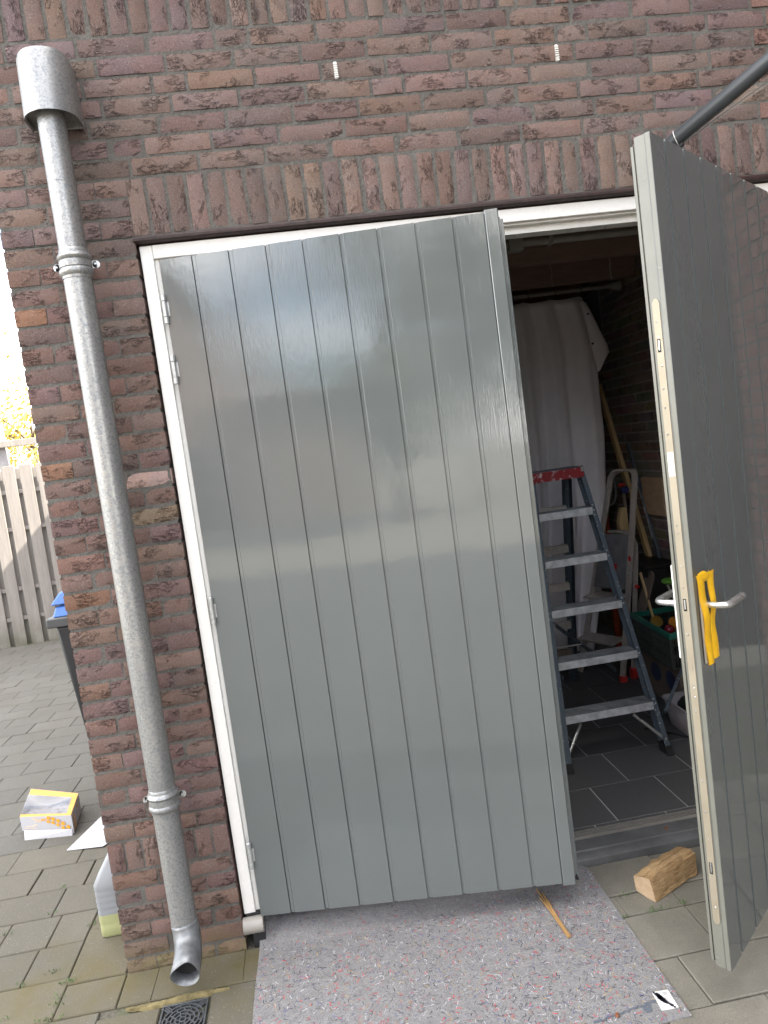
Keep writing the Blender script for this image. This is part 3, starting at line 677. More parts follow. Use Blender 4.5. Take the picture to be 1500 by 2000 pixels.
# ================================================================= DOWNPIPE
DP = thing('downpipe', 'mottled zinc downpipe with a drum hopper on the brick pier', 'downpipe', (.237, -.085, 0))
pc = (.2375, -.088); R = .0425
b = MB(); b.tube([(*pc, 2.83), (*pc, 2.415)], R*.97, 28); b.tube([(*pc, 2.62), (*pc, 2.618)], R*.985, 28); b.build('pipe', M_ZINC, DP)
b = MB(); b.tube([(*pc, 2.335), (*pc, .655)], R, 28); b.build('pipe', M_ZINC, DP)
b = MB(); b.tube([(*pc, .60), (*pc, .196)], R, 28); b.build('pipe', M_ZINC, DP)
def collar(z1, z0):
    prof = [(R, z1), (R+.002, z1-.003), (R+.0025, z1-.012), (R+.008, z1-.018), (R+.010, z1-.024), (R+.008, z1-.030), (R+.003, z1-.034), (R+.003, z0+.034), (R+.008, z0+.028), (R+.010, z0+.021), (R+.008, z0+.014), (R+.0025, z0+.008), (R+.002, z0)]
    b = MB(); b.lathe(prof, 28, pc); c = b.build('collar', M_ZINC, DP)
    zm = (z1 + z0) / 2; b = MB(); b.lathe([(R+.0032, zm-.011), (R+.0058, zm-.010), (R+.0062, zm), (R+.0058, zm+.010), (R+.0032, zm+.011)], 28, pc)
    b.build('clip_band', M_ZINC, DP)
    for s in (-1, 1):
        b = MB(); cx = pc[0] + s * (R + .012); pr = []
        b.box(cx - .010, cx + .006, -.075, -.072, zm - .011, zm + .012); b.tube([(cx + s*.005, -.0750, zm), (cx + s*.005, -.0718, zm)], .0115, 14); b.build('clip_lug', M_ZINC2, DP)
        b = MB(); b.tube([(cx + s*.004, -.086, zm), (cx + s*.004, -.062, zm)], .0035, 8); b.build('bolt', M_STEEL, DP)
collar(2.418, 2.328); collar(.672, .588)
# hopper: round front, flat back, sloping shoulders
b = MB(); prof = []
def dshape(w, d, n=18): return [(pc[0] + (w/2) * math.cos(math.pi + math.pi*i/n), -.078 - d * math.sin(math.pi*i/n)) for i in range(n+1)] + [(pc[0] + w/2, -.012), (pc[0] - w/2, -.012)]
top, botm = dshape(.150, .072), dshape(.158, .082); n = len(top)
zt = lambda p: 3.005 + .10 * (p[1] + .08); zbt = lambda p: 2.812 - .0 * p[1]
vs = [(x, y, zbt((x,y))) for x, y in botm] + [(x, y, 2.985) for x, y in top] + [(pc[0] + (x-pc[0])*.93, -.06 + (y+.06)*.93, 3.0) for x, y in top]
b.add(vs, [tuple(range(2*n, 3*n))] + [(q*n+i, q*n+(i+1)%n, (q+1)*n+(i+1)%n, (q+1)*n+i) for q in (0,1) for i in range(n)])
# underside with rolled rim
inn = [(pc[0] + (x-pc[0])*.93, -.06 + (y+.06)*.93, 2.815) for x, y in botm]
b.add([(x, y, 2.812) for x, y in botm] + inn + [(p[0], p[1], 2.835) for p in inn], [(i, (i+1)%n, n+(i+1)%n, n+i) for i in range(n)] + [(n+i, n+(i+1)%n, 2*n+(i+1)%n, 2*n+i) for i in range(n)] + [tuple(range(2*n, 3*n))])
b.build('hopper', M_ZINC, DP, smooth=40)
# shoe: bend and open dented mouth
b = MB(); pts = []; rr = []
for i in range(9):
    a = math.radians(80) * i / 8; pts.append((pc[0] + .012 * i / 8, pc[1] - .080 * (1 - math.cos(a)), .200 - .080 * math.sin(a)))
d = Vector((0, -math.sin(math.radians(80)), -math.cos(math.radians(80)))); end = Vector(pts[-1])
pts += [tuple(end + d * .04), tuple(end + d * .078)]
n = 28; k0 = len(b.v); b.tube(pts, [R+.0015]*9 + [R+.002, R+.002], n, caps=False)
for i in range(k0 + 10*n, k0 + 11*n):
    v = b.v[i]; ang = (i - k0) % n / n * 6.283; b.v[i] = v + d * (.003 * math.sin(ang * 2 + .6) + .0025 * math.sin(ang * 3)) + Vector((.006 * math.sin(ang*2+1), 0, .004*math.sin(ang*3)))
M_SHOE = plain('darkened_zinc', (.175, .182, .188), .46, .5, .3, 30)  # pipe zinc darkened to hold back the sky brightness on the shoe
sh = b.build('shoe', M_SHOE, DP, smooth=60); so = sh.modifiers.new('gauge', 'SOLIDIFY'); so.thickness = .0015; so.offset = 0
b = MB(); b.tube([pts[7], pts[8], tuple(Vector(pts[9]) - d*.004)], R - .0025, 28); b.build('mouth_shade', M_DARK, DP)  # dark plug painting in the shade and debris inside the mouth

# ================================================================= DRAIN GRATE
DG = thing('drain_grate', 'square cast iron drain grate under the downpipe mouth', 'drain', (.232, -.28, 0))
gx, gy, gs = .232, -.282, .0735
ga = MB()
for x0, x1, y0, y1 in ((-gs, gs, gs-.006, gs), (-gs, gs, -gs, -gs+.006), (-gs, -gs+.006, -gs+.0062, gs-.0062), (gs-.006, gs, -gs+.0062, gs-.0062)): ga.box(gx+x0, gx+x1, gy+y0, gy+y1, -.022, .003)
ga.build('grate_frame', M_IRON, DG, bevel=.0015)
ga = MB()
for r0 in (.010, .0235, .037, .0505, .064):
    n = 32; vs = []
    for j in range(n):
        t = 6.2832*j/n
        for r, z in ((r0-.0022, .001), (r0+.0022, .001), (r0+.0022, -.012), (r0-.0022, -.012)): vs.append((gx + r*math.cos(t), gy + r*math.sin(t), z))
    ga.add(vs, [(j*4+q, j*4+(q+1)%4, ((j+1)%n)*4+(q+1)%4, ((j+1)%n)*4+q) for j in range(n) for q in range(4)])
for i, r0 in enumerate((.010, .0235, .037, .0505)):
    m = (6, 8, 12, 12)[i]
    for j in range(m):
        t = 6.2832 * (j + .5 * (i % 2)) / m; ga.bar((gx + r0*math.cos(t), gy + r0*math.sin(t), -.0052), (gx + (r0+.0135)*math.cos(t), gy + (r0+.0135)*math.sin(t), -.0052), .004, .012, (-math.sin(t), math.cos(t), 0))
for j in range(4):
    t = math.pi/4 + j*math.pi/2
    for dt in (-.16, 0, .16): ga.bar((gx + .064*math.cos(t+dt*.6), gy + .064*math.sin(t+dt*.6), -.0052), (gx + .092*math.cos(t+dt*.5), gy + .092*math.sin(t+dt*.5), -.0052), .0042, .012, (-math.sin(t), math.cos(t), 0))
ga.build('grate_bars', M_IRON, DG)
ga = MB(); ga.box(gx-gs, gx+gs, gy-gs, gy+gs, -.055, -.045); ga.build('drain_sump', M_DARK, DG)

# ================================================================= FELT MAT, STICK, LEAVES
FM = thing('felt_mat', 'grey flecked painter\'s felt laid on the paving below the left door leaf', 'mat', (.46, -.70, 0))
nx, ny = 44, 30; vs = []
def feltpt(u, v):
    x = .458 + (1.699 - .458) * u; y0 = -.690 - .012 * (1-u) - .12*(1-u)**2; y1 = .215 - .147 * u ** 4
    y = y0 + (y1 - y0) * v; x += .003 * math.sin(v * 9) * (1 - u)
    k_ = min(1, max(0, (y + .03) / .11)) ; z = .0052 + .043 * k_ * k_ * (3 - 2 * k_) * (1 - u ** 5) + .0022 * noise.noise(Vector((x * 4, y * 4, 2))) + .0008 * noise.noise(Vector((x * 14, y * 14, 5)))
    return x, y, z
for j in range(ny + 1):
    for i in range(nx + 1): vs.append(feltpt(i / nx, j / ny))
w = nx + 1; fs = [(j*w+i, j*w+i+1, (j+1)*w+i+1, (j+1)*w+i) for j in range(ny) for i in range(nx)]
ring = list(range(w)) + [j*w+nx for j in range(1, ny+1)] + [ny*w+i for i in range(nx-1,-1,-1)] + [j*w for j in range(ny-1,0,-1)]
n0 = len(vs); vs += [(vs[i][0], vs[i][1], vs[i][2] - .0045) for i in ring]; m = len(ring); fs += [(ring[i], n0+i, n0+(i+1)%m, ring[(i+1)%m]) for i in range(m)]
b = MB(); b.add(vs, fs); b.build('felt', M_FELT, FM, smooth=50)
fb = MB()
for i in range(8000):
    u, v = random.random(), random.random() * .985; x, y, z = feltpt(u, v); z += .0008
    m = random.choices(range(6), (30, 12, 11, 9, 5, 26))[0]; a = rf(0, 6.28); cu = rf(-1.8, 1.8); l = rf(.004, .019); ww = rf(.0003, .00085) * (1.3 if m == 2 else 1)
    p = Vector((x, y)); pv = []
    for q in range(4):
        dx, dy = math.cos(a), math.sin(a); pv += [(p.x - dy*ww, p.y + dx*ww, z), (p.x + dy*ww, p.y - dx*ww, z + .0002)]; p += Vector((dx, dy)) * l / 3; a += cu / 3
    fb.add(pv, [(2*q, 2*q+1, 2*q+3, 2*q+2) for q in range(3)], m)
o = fb.build('fibres', M_FIB, FM, smooth=0); o['kind'] = 'stuff'
# sticker with ink blot and bar code
q = [(1.634,-.584),(1.681,-.587),(1.678,-.655),(1.629,-.653)]
b = MB(); b.add([(x, y, .0085) for x, y in q] + [(x, y, .0060) for x, y in q], [(0,1,2,3),(0,1,5,4),(1,2,6,5),(2,3,7,6),(3,0,4,7)]); STK = b.build('label', M_LABEL, FM)
def onst(u, v, z=.0090):
    A, B, Cc, D = [Vector(p) for p in q]; p = A.lerp(B, u).lerp(D.lerp(Cc, u), v); return (p.x, p.y, z)
b = MB()
for i in range(9): u = .56 + i * .034; b.add([onst(u, .10), onst(u + rf(.010,.022), .10), onst(u + .012, .30), onst(u, .30)], [(0,1,2,3)])
for k in range(8):
    v = .36 + k * .065; b.add([onst(.50, v), onst(rf(.7, .86), v), onst(.74, v + .022), onst(.50, v + .022)], [(0,1,2,3)])
b.build('print', plain('grey_print', (.22,.22,.24), .6), STK, smooth=0)
b = MB()
for u, v, r in [(.18,.15,.007),(.25,.26,.009),(.30,.37,.010),(.36,.48,.010),(.42,.58,.008),(.50,.66,.006),(.62,.76,.004),(.72,.86,.006),(.80,.98,.004),(.08,.05,.004)]:
    x, y, z = onst(u, v, .0094); b.add([(x + r*math.cos(t*.785)*rf(.75,1.15), y + r*math.sin(t*.785)*rf(.75,1.15), z) for t in range(8)], [tuple(range(8))])
b.build('ink_blot', M_INK, STK, smooth=0)
b = MB()
for i in range(24):
    t = i/23; x = 1.44 + .19*t; y = -.645 + .032*t + rf(-.004,.004); r = rf(.003,.007)
    b.add([(x + r*1.6*math.cos(k*1.047), y + r*.6*math.sin(k*1.047), .0078 + i*.00002) for k in range(6)], [tuple(range(6))])
for i in range(14):
    x, y = 1.594 + random.gauss(0,.008), -.637 + random.gauss(0,.007); r = rf(.002,.007); b.add([(x + r*math.cos(k*1.047), y + r*math.sin(k*1.047), .0084 + i*.00002) for k in range(6)], [tuple(range(6))])
b.build('paint_stain', plain('dark_paint_stain', (.085,.10,.125), .9), FM, smooth=0)
# stirring stick with a split end
SK = MB(); p0, p1 = Vector((1.474,-.015,.013)), Vector((1.493,-.294,.0125))
SK.bar(p0.lerp(p1, .30), p1, .013, .007, (1,0,0)); SK.bar(p0, p0.lerp(p1,.62), .0045, .005, (1,0,0)); SK.bar(p0 + Vector((.012,-.03,0)), p0.lerp(p1,.6) + Vector((.004,0,.001)), .005, .005, (1,0,0)); SK.bar(p0 + Vector((-.006,-.05,0)), p0.lerp(p1,.55) + Vector((-.004,0,.002)), .004, .005, (1,0,0)); SK.bar(p0+Vector((.018,-.075,0)), p0.lerp(p1,.58)+Vector((.003,0,.002)), .003, .004)
single(SK, 'paint_stick', M_STICK, 'splintered wooden paint stick lying on the felt under the door edge', 'stick', base=(1.48,-.2,.01), bevel=.001)
def dry_leaf(x, y, z, s, a, label):
    b = MB(); n = 9; vs = [(0,0,.35)]
    for i in range(n):
        t = 6.2832*i/n; r = (1.0 if i % 2 else .55) * rf(.8,1.15); vs.append((r*math.cos(t), r*math.sin(t)*.7, rf(.0,.7)))
    b.add([(x + s*(p[0]*math.cos(a)-p[1]*math.sin(a)), y + s*(p[0]*math.sin(a)+p[1]*math.cos(a)), z + s*p[2]) for p in vs], [(0,i+1,(i+1)%n+1) for i in range(n)])
    o = single(b, 'dry_leaf', M_LEAFDRY, label, 'leaf', 'dry brown leaves', base=(x,y,z), smooth=0); so = o.modifiers.new('t', 'SOLIDIFY'); so.thickness = .0006
dry_leaf(2.065, .148, .043, .017, .4, 'crumpled orange brown leaf lying on the door sill')
dry_leaf(2.085, .060, .004, .015, 2.0, 'dark crumpled leaf on the paving behind the firewood log')
dry_leaf(1.503, -.640, .008, .013, 1.0, 'small dark leaf on the front edge of the felt')
# firewood log: split piece, pale sawn end towards the left
c0 = Vector((1.842, -.201, 0)); n = 18
pn = [(.001,.001),(.040,.001),(.081,.006),(.085,.020),(.087,.036),(.089,.059),(.070,.066),(.052,.071),(.034,.075),(.020,.077),(.015,.062),(.011,.046),(.007,.030),(.004,.014)]
pf = [(.000,.004),(.040,.001),(.080,.001),(.083,.025),(.083,.050),(.080,.074),(.064,.079),(.050,.082),(.032,.086),(.018,.088),(.002,.080),(.000,.060),(.002,.040),(.001,.020)]
m = len(pn); vs = []
for i in range(n + 1):
    t = i / n
    for j in range(m):
        s_ = pn[j][0]*(1-t) + pf[j][0]*t; z_ = pn[j][1]*(1-t) + pf[j][1]*t; am = .0060 if 0 < i < n else .001
        ridge = .0022 * (abs(noise.noise(Vector((t*3, j*2.9, 4)))) * 2 - .6) if 0 < i < n else 0
        s_ += am * noise.noise(Vector((t*7, j*.9, 1))) + (ridge if j > 9 else 0); z_ = max(.0008, z_ + am * 1.1 * noise.noise(Vector((t*7, j*.9, 8))) + (.007 * math.sin(t*3.1) + ridge if 5 <= j <= 9 else 0))
        vs.append(Vector((.236 * t, s_, z_)))
LG = thing('firewood_log', 'split block of pale firewood on the paving in the doorway', 'log', tuple(c0), None, math.atan2(.440, .898))
b = MB(); b.add(vs, [(i*m+j, i*m+(j+1)%m, (i+1)*m+(j+1)%m, (i+1)*m+j) for i in range(n) for j in range(m)] + [tuple(n*m+j for j in range(m))]); b.build('split_faces', M_LOG, LG, local=True, smooth=32)
ex_ = Vector((1,0,0)); b = MB(); b.add([v - ex_*.0006 for v in vs[:m]] + [v + ex_*.002 for v in vs[:m]], [tuple(range(m))] + [(j,(j+1)%m,m+(j+1)%m,m+j) for j in range(m)]); b.build('sawn_end', M_LOGEND, LG, local=True, smooth=25)

# ================================================================= LEFT SIDE: BOX, PAPER, CAN, BIN
# cake box with film window and wheat print
FL, FR, BR_, BL = Vector((-.790,1.226,.100)), Vector((-.514,1.140,.100)), Vector((-.553,1.396,.100)), Vector((-.850,1.560,.104))
BX = thing('cake_box', 'white and orange pastry box with a film window', 'box', (-.67,1.3,0))
dn = lambda p, s=0.0, z=.030: Vector((p.x*(1-s) + (-.67)*s, p.y*(1-s) + 1.33*s, z))
fl, frr, br, bl = dn(FL,0,.030), dn(FR,0,.030), dn(BR_,0,.004), dn(BL,0,.004)
frr.z = .004; fl = Vector((-.787,1.222,.030))
b = MB(); 
def panel(mb, P, mt=0, th=.0012):
    nrm = (P[1]-P[0]).cross(P[3]-P[0]).normalized() * th
    mb.add([*P, *[p - nrm for p in P]], [(0,1,2,3),(7,6,5,4),(0,4,5,1),(1,5,6,2),(2,6,7,3),(3,7,4,0)], mt)
panel(b, [fl, frr, FR, FL]); panel(b, [frr, br, BR_, FR]); panel(b, [br, bl, BL, BR_]); panel(b, [bl, fl, FL, BL]); b.build('box_side', M_CARD, BX, smooth=0)
b = MB(); panel(b, [Vector((-.762,1.170,.001)), Vector((-.52,1.130,.001)), Vector((-.52,1.138,.030)), Vector((-.775,1.214,.034))]); panel(b, [Vector((-.762,1.170,.001)), Vector((-.52,1.130,.001)), Vector((-.56,1.36,.001)), Vector((-.80,1.42,.001))]); b.build('box_flap', M_CARD, BX, smooth=0)
def lidp(u, v, z=.0): p = FL.lerp(FR, u).lerp(BL.lerp(BR_, u), v); return Vector((p.x, p.y, p.z + z))
b = MB()
for u0, u1, v0, v1 in ((0,1,.78,1),(.90,1,.0,.78),(0,.90,0,.085)): panel(b, [lidp(u0,v0), lidp(u1,v0), lidp(u1,v1), lidp(u0,v1)])
b.build('lid_rim', M_ORANGE, BX, smooth=0)
b = MB(); nn = 6; g = [lidp(.90*i/nn, .085+.695*j/nn, .001 - .012*math.sin(i/nn*3.1)*math.sin(j/nn*3.1) + .004*noise.noise(Vector((i,j,0)))) for j in range(nn+1) for i in range(nn+1)]
b.add(g, [(j*7+i, j*7+i+1, (j+1)*7+i+1, (j+1)*7+i) for j in range(nn) for i in range(nn)]); b.build('film_window', M_FILM, BX, smooth=20)
b = MB(); nn = 12; g = []
for j in range(nn+1):
    for i in range(nn+1):
        u, v = .03 + .88*i/nn, .05 + .76*j/nn; f_ = u*.55 + .25 - v
        g.append(lidp(u, v, -.030 + .022*max(-1, min(1, f_*3)) + .012*abs(noise.noise(Vector((i*.7, j*.7, 3))))*2 - .010))
b.add(g, [(j*13+i, j*13+i+1, (j+1)*13+i+1, (j+1)*13+i) for j in range(nn) for i in range(nn)]); b.build('paper_liner', M_CARD, BX, smooth=12)
nf = (FR-FL).cross(Vector((0,0,1))).normalized()
def fp(u, v, o=.0012): p = fl.lerp(frr, u).lerp(FL.lerp(FR, u), v); return p + nf * o
if nf.y > 0: nf = -nf
b = MB()
def kernel(u, v, a, l, w):
    pts = []
    for t in range(10):
        th = 6.2832*t/10; x = l*math.cos(th); y = w*math.sin(th)*(1 - .35*math.cos(th)); pts.append(fp(u + (x*math.cos(a)-y*math.sin(a)), v + (x*math.sin(a)+y*math.cos(a))*2.6, .0045))
    b.add(pts, [tuple(range(10))])
for i in range(5):
    t = i/4; u = .57 + .35*t; v = .80 - .52*t**1.5
    kernel(u, v + .10, -.15 - .55*t, .040, .040); kernel(u - .014, v - .13, -.62 - .45*t, .036, .034)
kernel(.47, .80, 0.05, .055, .020); kernel(.945, .09, -1.1, .035, .016)
b.build('wheat_print', M_ORANGE, BX, smooth=0)
b = MB()
for k, (v0, v1) in enumerate(((.84,.93),(.78,.86),(.70,.66),(.76,.73))): p, q2 = fp(.42, v0 - .04, .0045), fp(.22 + .03*k, v1, .0045); b.bar(p, q2, .0012, .0002, (0,0,1))
b.bar(fp(.05,.20,.0016), fp(.30,.20,.0016), .001, .0002, (0,0,1)); b.bar(fp(.24,.38,.0016), fp(.31,.47,.0016), .0035, .0003, (0,0,1)); b.bar(fp(.10,.30,.0016), fp(.24,.34,.0016), .0015, .0002, (0,0,1))
b.build('fine_print', M_ORANGE2, BX, smooth=0)
b = MB(); nr = (BR_-FR).cross(Vector((0,0,1))).normalized(); nr = nr if nr.x > 0 else -nr
for k in range(4):
    p = frr.lerp(br, .16).lerp(FR.lerp(BR_, .16), .18 + .17*k) + nr*.0040; e1 = (br-frr).normalized(); b.add([p + e1*(.016*math.cos(t*.785)*.8 + .006*math.sin(t*.785)) + Vector((0,0,.011*math.sin(t*.785))) for t in range(8)], [tuple(range(8))])
p = frr.lerp(br, .62).lerp(FR.lerp(BR_, .62), .75) + nr*.0040; b.add([p + e1*.012*math.cos(t*.785) + Vector((0,0,.008*math.sin(t*.785))) for t in range(8)], [tuple(range(8))])
b.build('side_print', M_ORANGE, BX, smooth=0)
# white sheet
b = MB(); pr = [(-.500,.975),(-.325,.9435),(-.316,.951),(-.238,1.235),(-.420,1.270)]; b.prism(pr, .004, .0065)
for i, v in enumerate(b.v): v.z += .006 * (v.x + .5) / .2 * .6
single(b, 'paper_sheet', plain('white_sheet', (.44, .45, .46), .5, var=.02), 'blank white card lying on the paving beside the pastry box', 'card', base=(-.4,1.1,0), smooth=0)
# jerrycan
JC = thing('jerrycan', 'milky plastic jerrycan part filled with yellow green liquid behind the pier', 'jerrycan', (-.09,.30,0))
def rrect(w, d, r, n=4):
    p = []
    for cx, cy, a0 in ((w-r, d-r, 0), (-w+r, d-r, 1), (-w+r, -d+r, 2), (w-r, -d+r, 3)):
        for i in range(n+1): t = (a0 + i/n) * math.pi/2; p.append((cx + r*math.cos(t), cy + r*math.sin(t)))
    return p
def loft(mb, rings, m=0):
    n = len(rings[0]); vs = [p for r in rings for p in r]
    mb.add(vs, [(k*n+i, k*n+(i+1)%n, (k+1)*n+(i+1)%n, (k+1)*n+i) for k in range(len(rings)-1) for i in range(n)] + [tuple(reversed(range(n))), tuple((len(rings)-1)*n+i for i in range(n))], m)
jc = (-.082, .315); lz = .088
def jring(z, w, d, ox=0): return [(jc[0] + ox + x, jc[1] + y, z) for x, y in rrect(w, d, .018)]
b = MB(); loft(b, [jring(.0, .062, .087), jring(.006, .066, .091), jring(.043, .066, .091), jring(.05, .0649, .0899), jring(.057, .066, .091), jring(lz, .066, .091)]); b.build('filled_part', M_LIQ, JC, smooth=60)
rg = [jring(lz, .066, .091)]
for i in range(4): z = .108 + i*.024; rg += [jring(z-.006, .066, .091), jring(z, .0648, .0898), jring(z+.006, .066, .091)]
rg += [jring(.205, .066, .091), jring(.245, .052, .078, .008), jring(.285, .034, .06, .016), jring(.295, .03, .055, .018)]
b = MB(); loft(b, rg); b.tube([(jc[0]+.02, jc[1]-.03, .29), (jc[0]+.02, jc[1]-.03, .318)], .018, 16); b.build('can_body', M_HDPE, JC, smooth=60)
b = MB(); b.tube([(jc[0]+.02, jc[1]-.03, .3185), (jc[0]+.02, jc[1]-.03, .338)], .022, 16); b.build('cap', M_RED, JC)
# wheelie bin
WB = thing('wheelie_bin', 'black wheelie bin with a blue lid behind the pier', 'bin', (-.42,1.95,0))
b = MB(); b.hexa([(-.530,1.68,.06),(-.10,1.68,.06),(-.10,2.20,.06),(-.530,2.20,.06)], [(-.616,1.66,.945),(-.06,1.66,.945),(-.06,2.26,.945),(-.616,2.26,.945)]); b.build('bin_body', M_BLACK, WB, bevel=.015)
b = MB(); b.box(-.650,-.03,1.63,2.29,.9455,1.0); b.build('bin_rim', plain('grey_black_plastic', (.05,.052,.055), .5), WB, bevel=.008)
b = MB(); b.hexa([(-.615,1.64,1.0005),(-.10,1.64,1.0005),(-.10,2.27,1.0005),(-.615,2.27,1.0005)], [(-.60,1.67,1.055),(-.12,1.67,1.055),(-.12,2.24,1.055),(-.60,2.24,1.055)]); b.hexa([(-.625,1.66,1.065),(-.12,1.66,1.065),(-.12,2.2,1.065),(-.625,2.2,1.065)], [(-.575,1.70,1.13),(-.12,1.70,1.13),(-.12,2.16,1.13),(-.575,2.16,1.13)]); b.build('bin_lid', M_BLUE, WB, bevel=.01)
for s in (-.43, -.15):
    b = MB(); b.tube([(s-.025,2.19,.10),(s+.025,2.19,.10)], .10, 20); b.build('wheel', M_BLACK, WB)
# fence
F0 = Vector((-2.803,6.151,0)); FD = Vector((.98035,.19724,0)); FNm = Vector((.19724,-.98035,0)); fa = math.atan2(FD.y, FD.x)
FE = thing('wooden_fence', 'weathered hit and miss board fence at the end of the yard', 'fence', tuple(F0), None, fa); OFF[FE.name] = (0,0,0)
def board(x0, x1, y, z1):
    b = MB(); b.box(x0, x1, y, y + .018, -.02, z1); b.build('fence_board', M_FENCE, FE, local=True, bevel=.003)
x = .333 - .176 * 12
while x < 2.8: board(x, x + .128, 0, 2.03 + rf(-.01,.01)); x += .1765
x = .333 - .176 * 12 + .088
while x < 2.8: board(x, x + .128, .062, 2.0 + rf(-.012,.012)); x += .1765
for z in (.28, .62, 1.30, 1.72):
    b = MB(); b.box(-2.0, 2.9, .0185, .0615, z, z + .045); b.build('fence_rail', M_FENCE, FE, local=True, bevel=.003)
b = MB(); b.box(-2.0, 2.9, -.004, -.0005, 1.915, 1.955); 
PB = thing('pergola', 'timber pergola beam and post standing behind the fence', 'pergola', tuple(F0), None, fa); OFF[PB.name] = (0,0,0)
b = MB(); b.box(-1.2, 1.6, .30, .37, 2.27, 2.345); b.build('beam', M_FENCE, PB, local=True, bevel=.004)
b = MB(); b.box(.26, .36, .38, .46, -.02, 2.55); b.build('post', plain('grey_post', (.33,.32,.32), .8), PB, local=True, bevel=.004)
b = MB(); b.bar((.02,.50,2.33), (.62,.50,1.80), .05, .05); b.build('brace', plain('pale_brace', (.55,.55,.56), .6), PB, local=True, bevel=.003)

# ================================================================= SLANTED POLE TOP RIGHT
PO = thing('wall_pole', 'dark grey round pole slanting out over the open door', 'pole', (2.15,-.02,2.5))
A_ = Vector((2.218,-.08,2.566)); B_ = Vector((2.3735,-.40,2.664)); dd = (B_ - A_).normalized()
# axis through the image line: lower end behind the leaf top, upper end outside the frame
pa = A_ + (A_ - B_) * .22; pb = A_ + (B_ - A_) * 3.2
b = MB(); b.tube([pa, pb], .0245, 28); b.build('pole', M_GREYPL, PO)
sdv = dd.cross(Vector((0,0,1))).normalized(); upv = sdv.cross(dd).normalized()
wp = A_ + dd * .035
ring_ = [wp + (sdv * math.cos(t*.2618) + upv * math.sin(t*.2618)) * .0268 + dd * (.010*math.cos(t*.2618)) for t in range(24)]
b = MB(); b.tube(ring_, .0012, 6, closed=True); b.build('wire_loop', M_WIRE, PO)
b = MB(); b.bar(wp - upv*.030 - dd*.006, wp - upv*.030 + dd*.016, .012, .010); b.build('cable_clip', M_BLACK, PO, bevel=.001)
def strand(k, r, sag, side, mt, name):
    b = MB(); b.tube([wp - upv*(.0275+.001*k) + dd*(L_) - upv*(sag*L_**1.3) + sdv*(side*L_) for L_ in [0,.06,.14,.24,.38,.55,.8,1.05]], r, 8); b.build(name, mt, PO)
strand(0, .0016, .035, .0, M_SLEEVE, 'cable'); strand(1, .0018, .085, -.02, M_GREYPL, 'cable'); strand(2, .0013, .13, -.02, M_SLEEVE, 'cable')
b = MB(); fs_ = [0,.06,.14,.24,.38,.55,.8,1.05]; b.add([wp - upv*.0275 + dd*l - upv*(.035*l**1.3) for l in fs_] + [wp - upv*.0285 + dd*l - upv*(.13*l**1.3) - sdv*.02*l for l in fs_], [(i,i+1,9+i,8+i) for i in range(7)]); b.build('clear_sleeve', M_SLEEVE, PO, smooth=60)

# ================================================================= IN THE GARAGE: LARGE STEP LADDER
LA = thing('step_ladder', 'large paint spattered step ladder with a red top and five treads', 'ladder', (2.14,1.0,.05))
fy = lambda z: .725 + (z - .05) * .2945
xr = lambda z: 2.392 - (z - .05) * .0915
xl = lambda z: 1.890 + (z - .05) * .0800
def frail(xf, s):
    b = MB()
    for z0_, z1_ in ((.075, 1.452),):
        p, q2 = Vector((xf(z0_), fy(z0_), z0_)), Vector((xf(z1_), fy(z1_), z1_))
        b.bar(p, q2, .024, .0025, (1,0,0))                                        # front flange
        b.bar(p + Vector((s*.011,.034,0)), q2 + Vector((s*.011,.034,0)), .0025, .064, (1,0,0))   # web
        b.bar(p + Vector((0,.066,0)), q2 + Vector((0,.066,0)), .024, .0025, (1,0,0))
    return b.build('front_rail', M_RAIL, LA)
frail(xr, 1); frail(xl, -1)
for xf, s in ((xr, 1), (xl, -1)):
    b = MB(); b.hexa([(xf(.05)-.02, fy(.05)-.012, .05), (xf(.05)+.02, fy(.05)-.012, .05), (xf(.05)+.02, fy(.05)+.075, .05), (xf(.05)-.02, fy(.05)+.075, .05)], [(xf(.1)-.016, fy(.1)-.008, .092), (xf(.1)+.016, fy(.1)-.008, .092), (xf(.1)+.016, fy(.1)+.07, .092), (xf(.1)-.016, fy(.1)+.07, .092)]); b.build('rubber_foot', M_RUBBER, LA, bevel=.004)
for zt_ in (.295, .537, .777, 1.012, 1.243):
    y = fy(zt_); x0, x1 = xl(zt_) + .008, xr(zt_) - .008
    b = MB(); b.box(x0, x1, y - .012, y - .009, zt_ - .034, zt_ + .003); front_ = b.build('tread', M_GALV, LA, bevel=.001)
    b = MB(); b.box(x0, x1, y - .0088, y + .085, zt_ - .002, zt_ + .001)
    for k in range(5): b.box(x0, x1, y + .004 + k*.018, y + .009 + k*.018, zt_ + .0012, zt_ + .004)
    b.box(x0, x1, y + .0852, y + .088, zt_ - .03, zt_ + .003); b.build('tread_top', M_TREADTOP, front_, bevel=.001)
    for dz in (.012, -.014):
        b = MB(); zz = zt_ + dz; b.ball((xr(zz), fy(zz) - .002, zz), .0048, 5, sq=(1,.6,1)); b.build('rivet', M_ALU, LA)
b = MB(); b.box(1.955, 2.272, 1.118, 1.134, 1.400, 1.452); b.build('top_front', M_REDTOP, LA, bevel=.003)
b = MB(); b.box(1.955, 2.272, 1.1345, 1.25, 1.444, 1.456); b.build('top_plate', M_RAIL, LA, bevel=.003)
b = MB(); b.box(2.256, 2.275, 1.1145, 1.1178, 1.43, 1.455); b.build('top_bracket', M_ALU, LA, bevel=.001)
ry = lambda z: 1.92 - (z - .05) * .50
xrr = lambda z: 2.362 - (z - .05) * .108
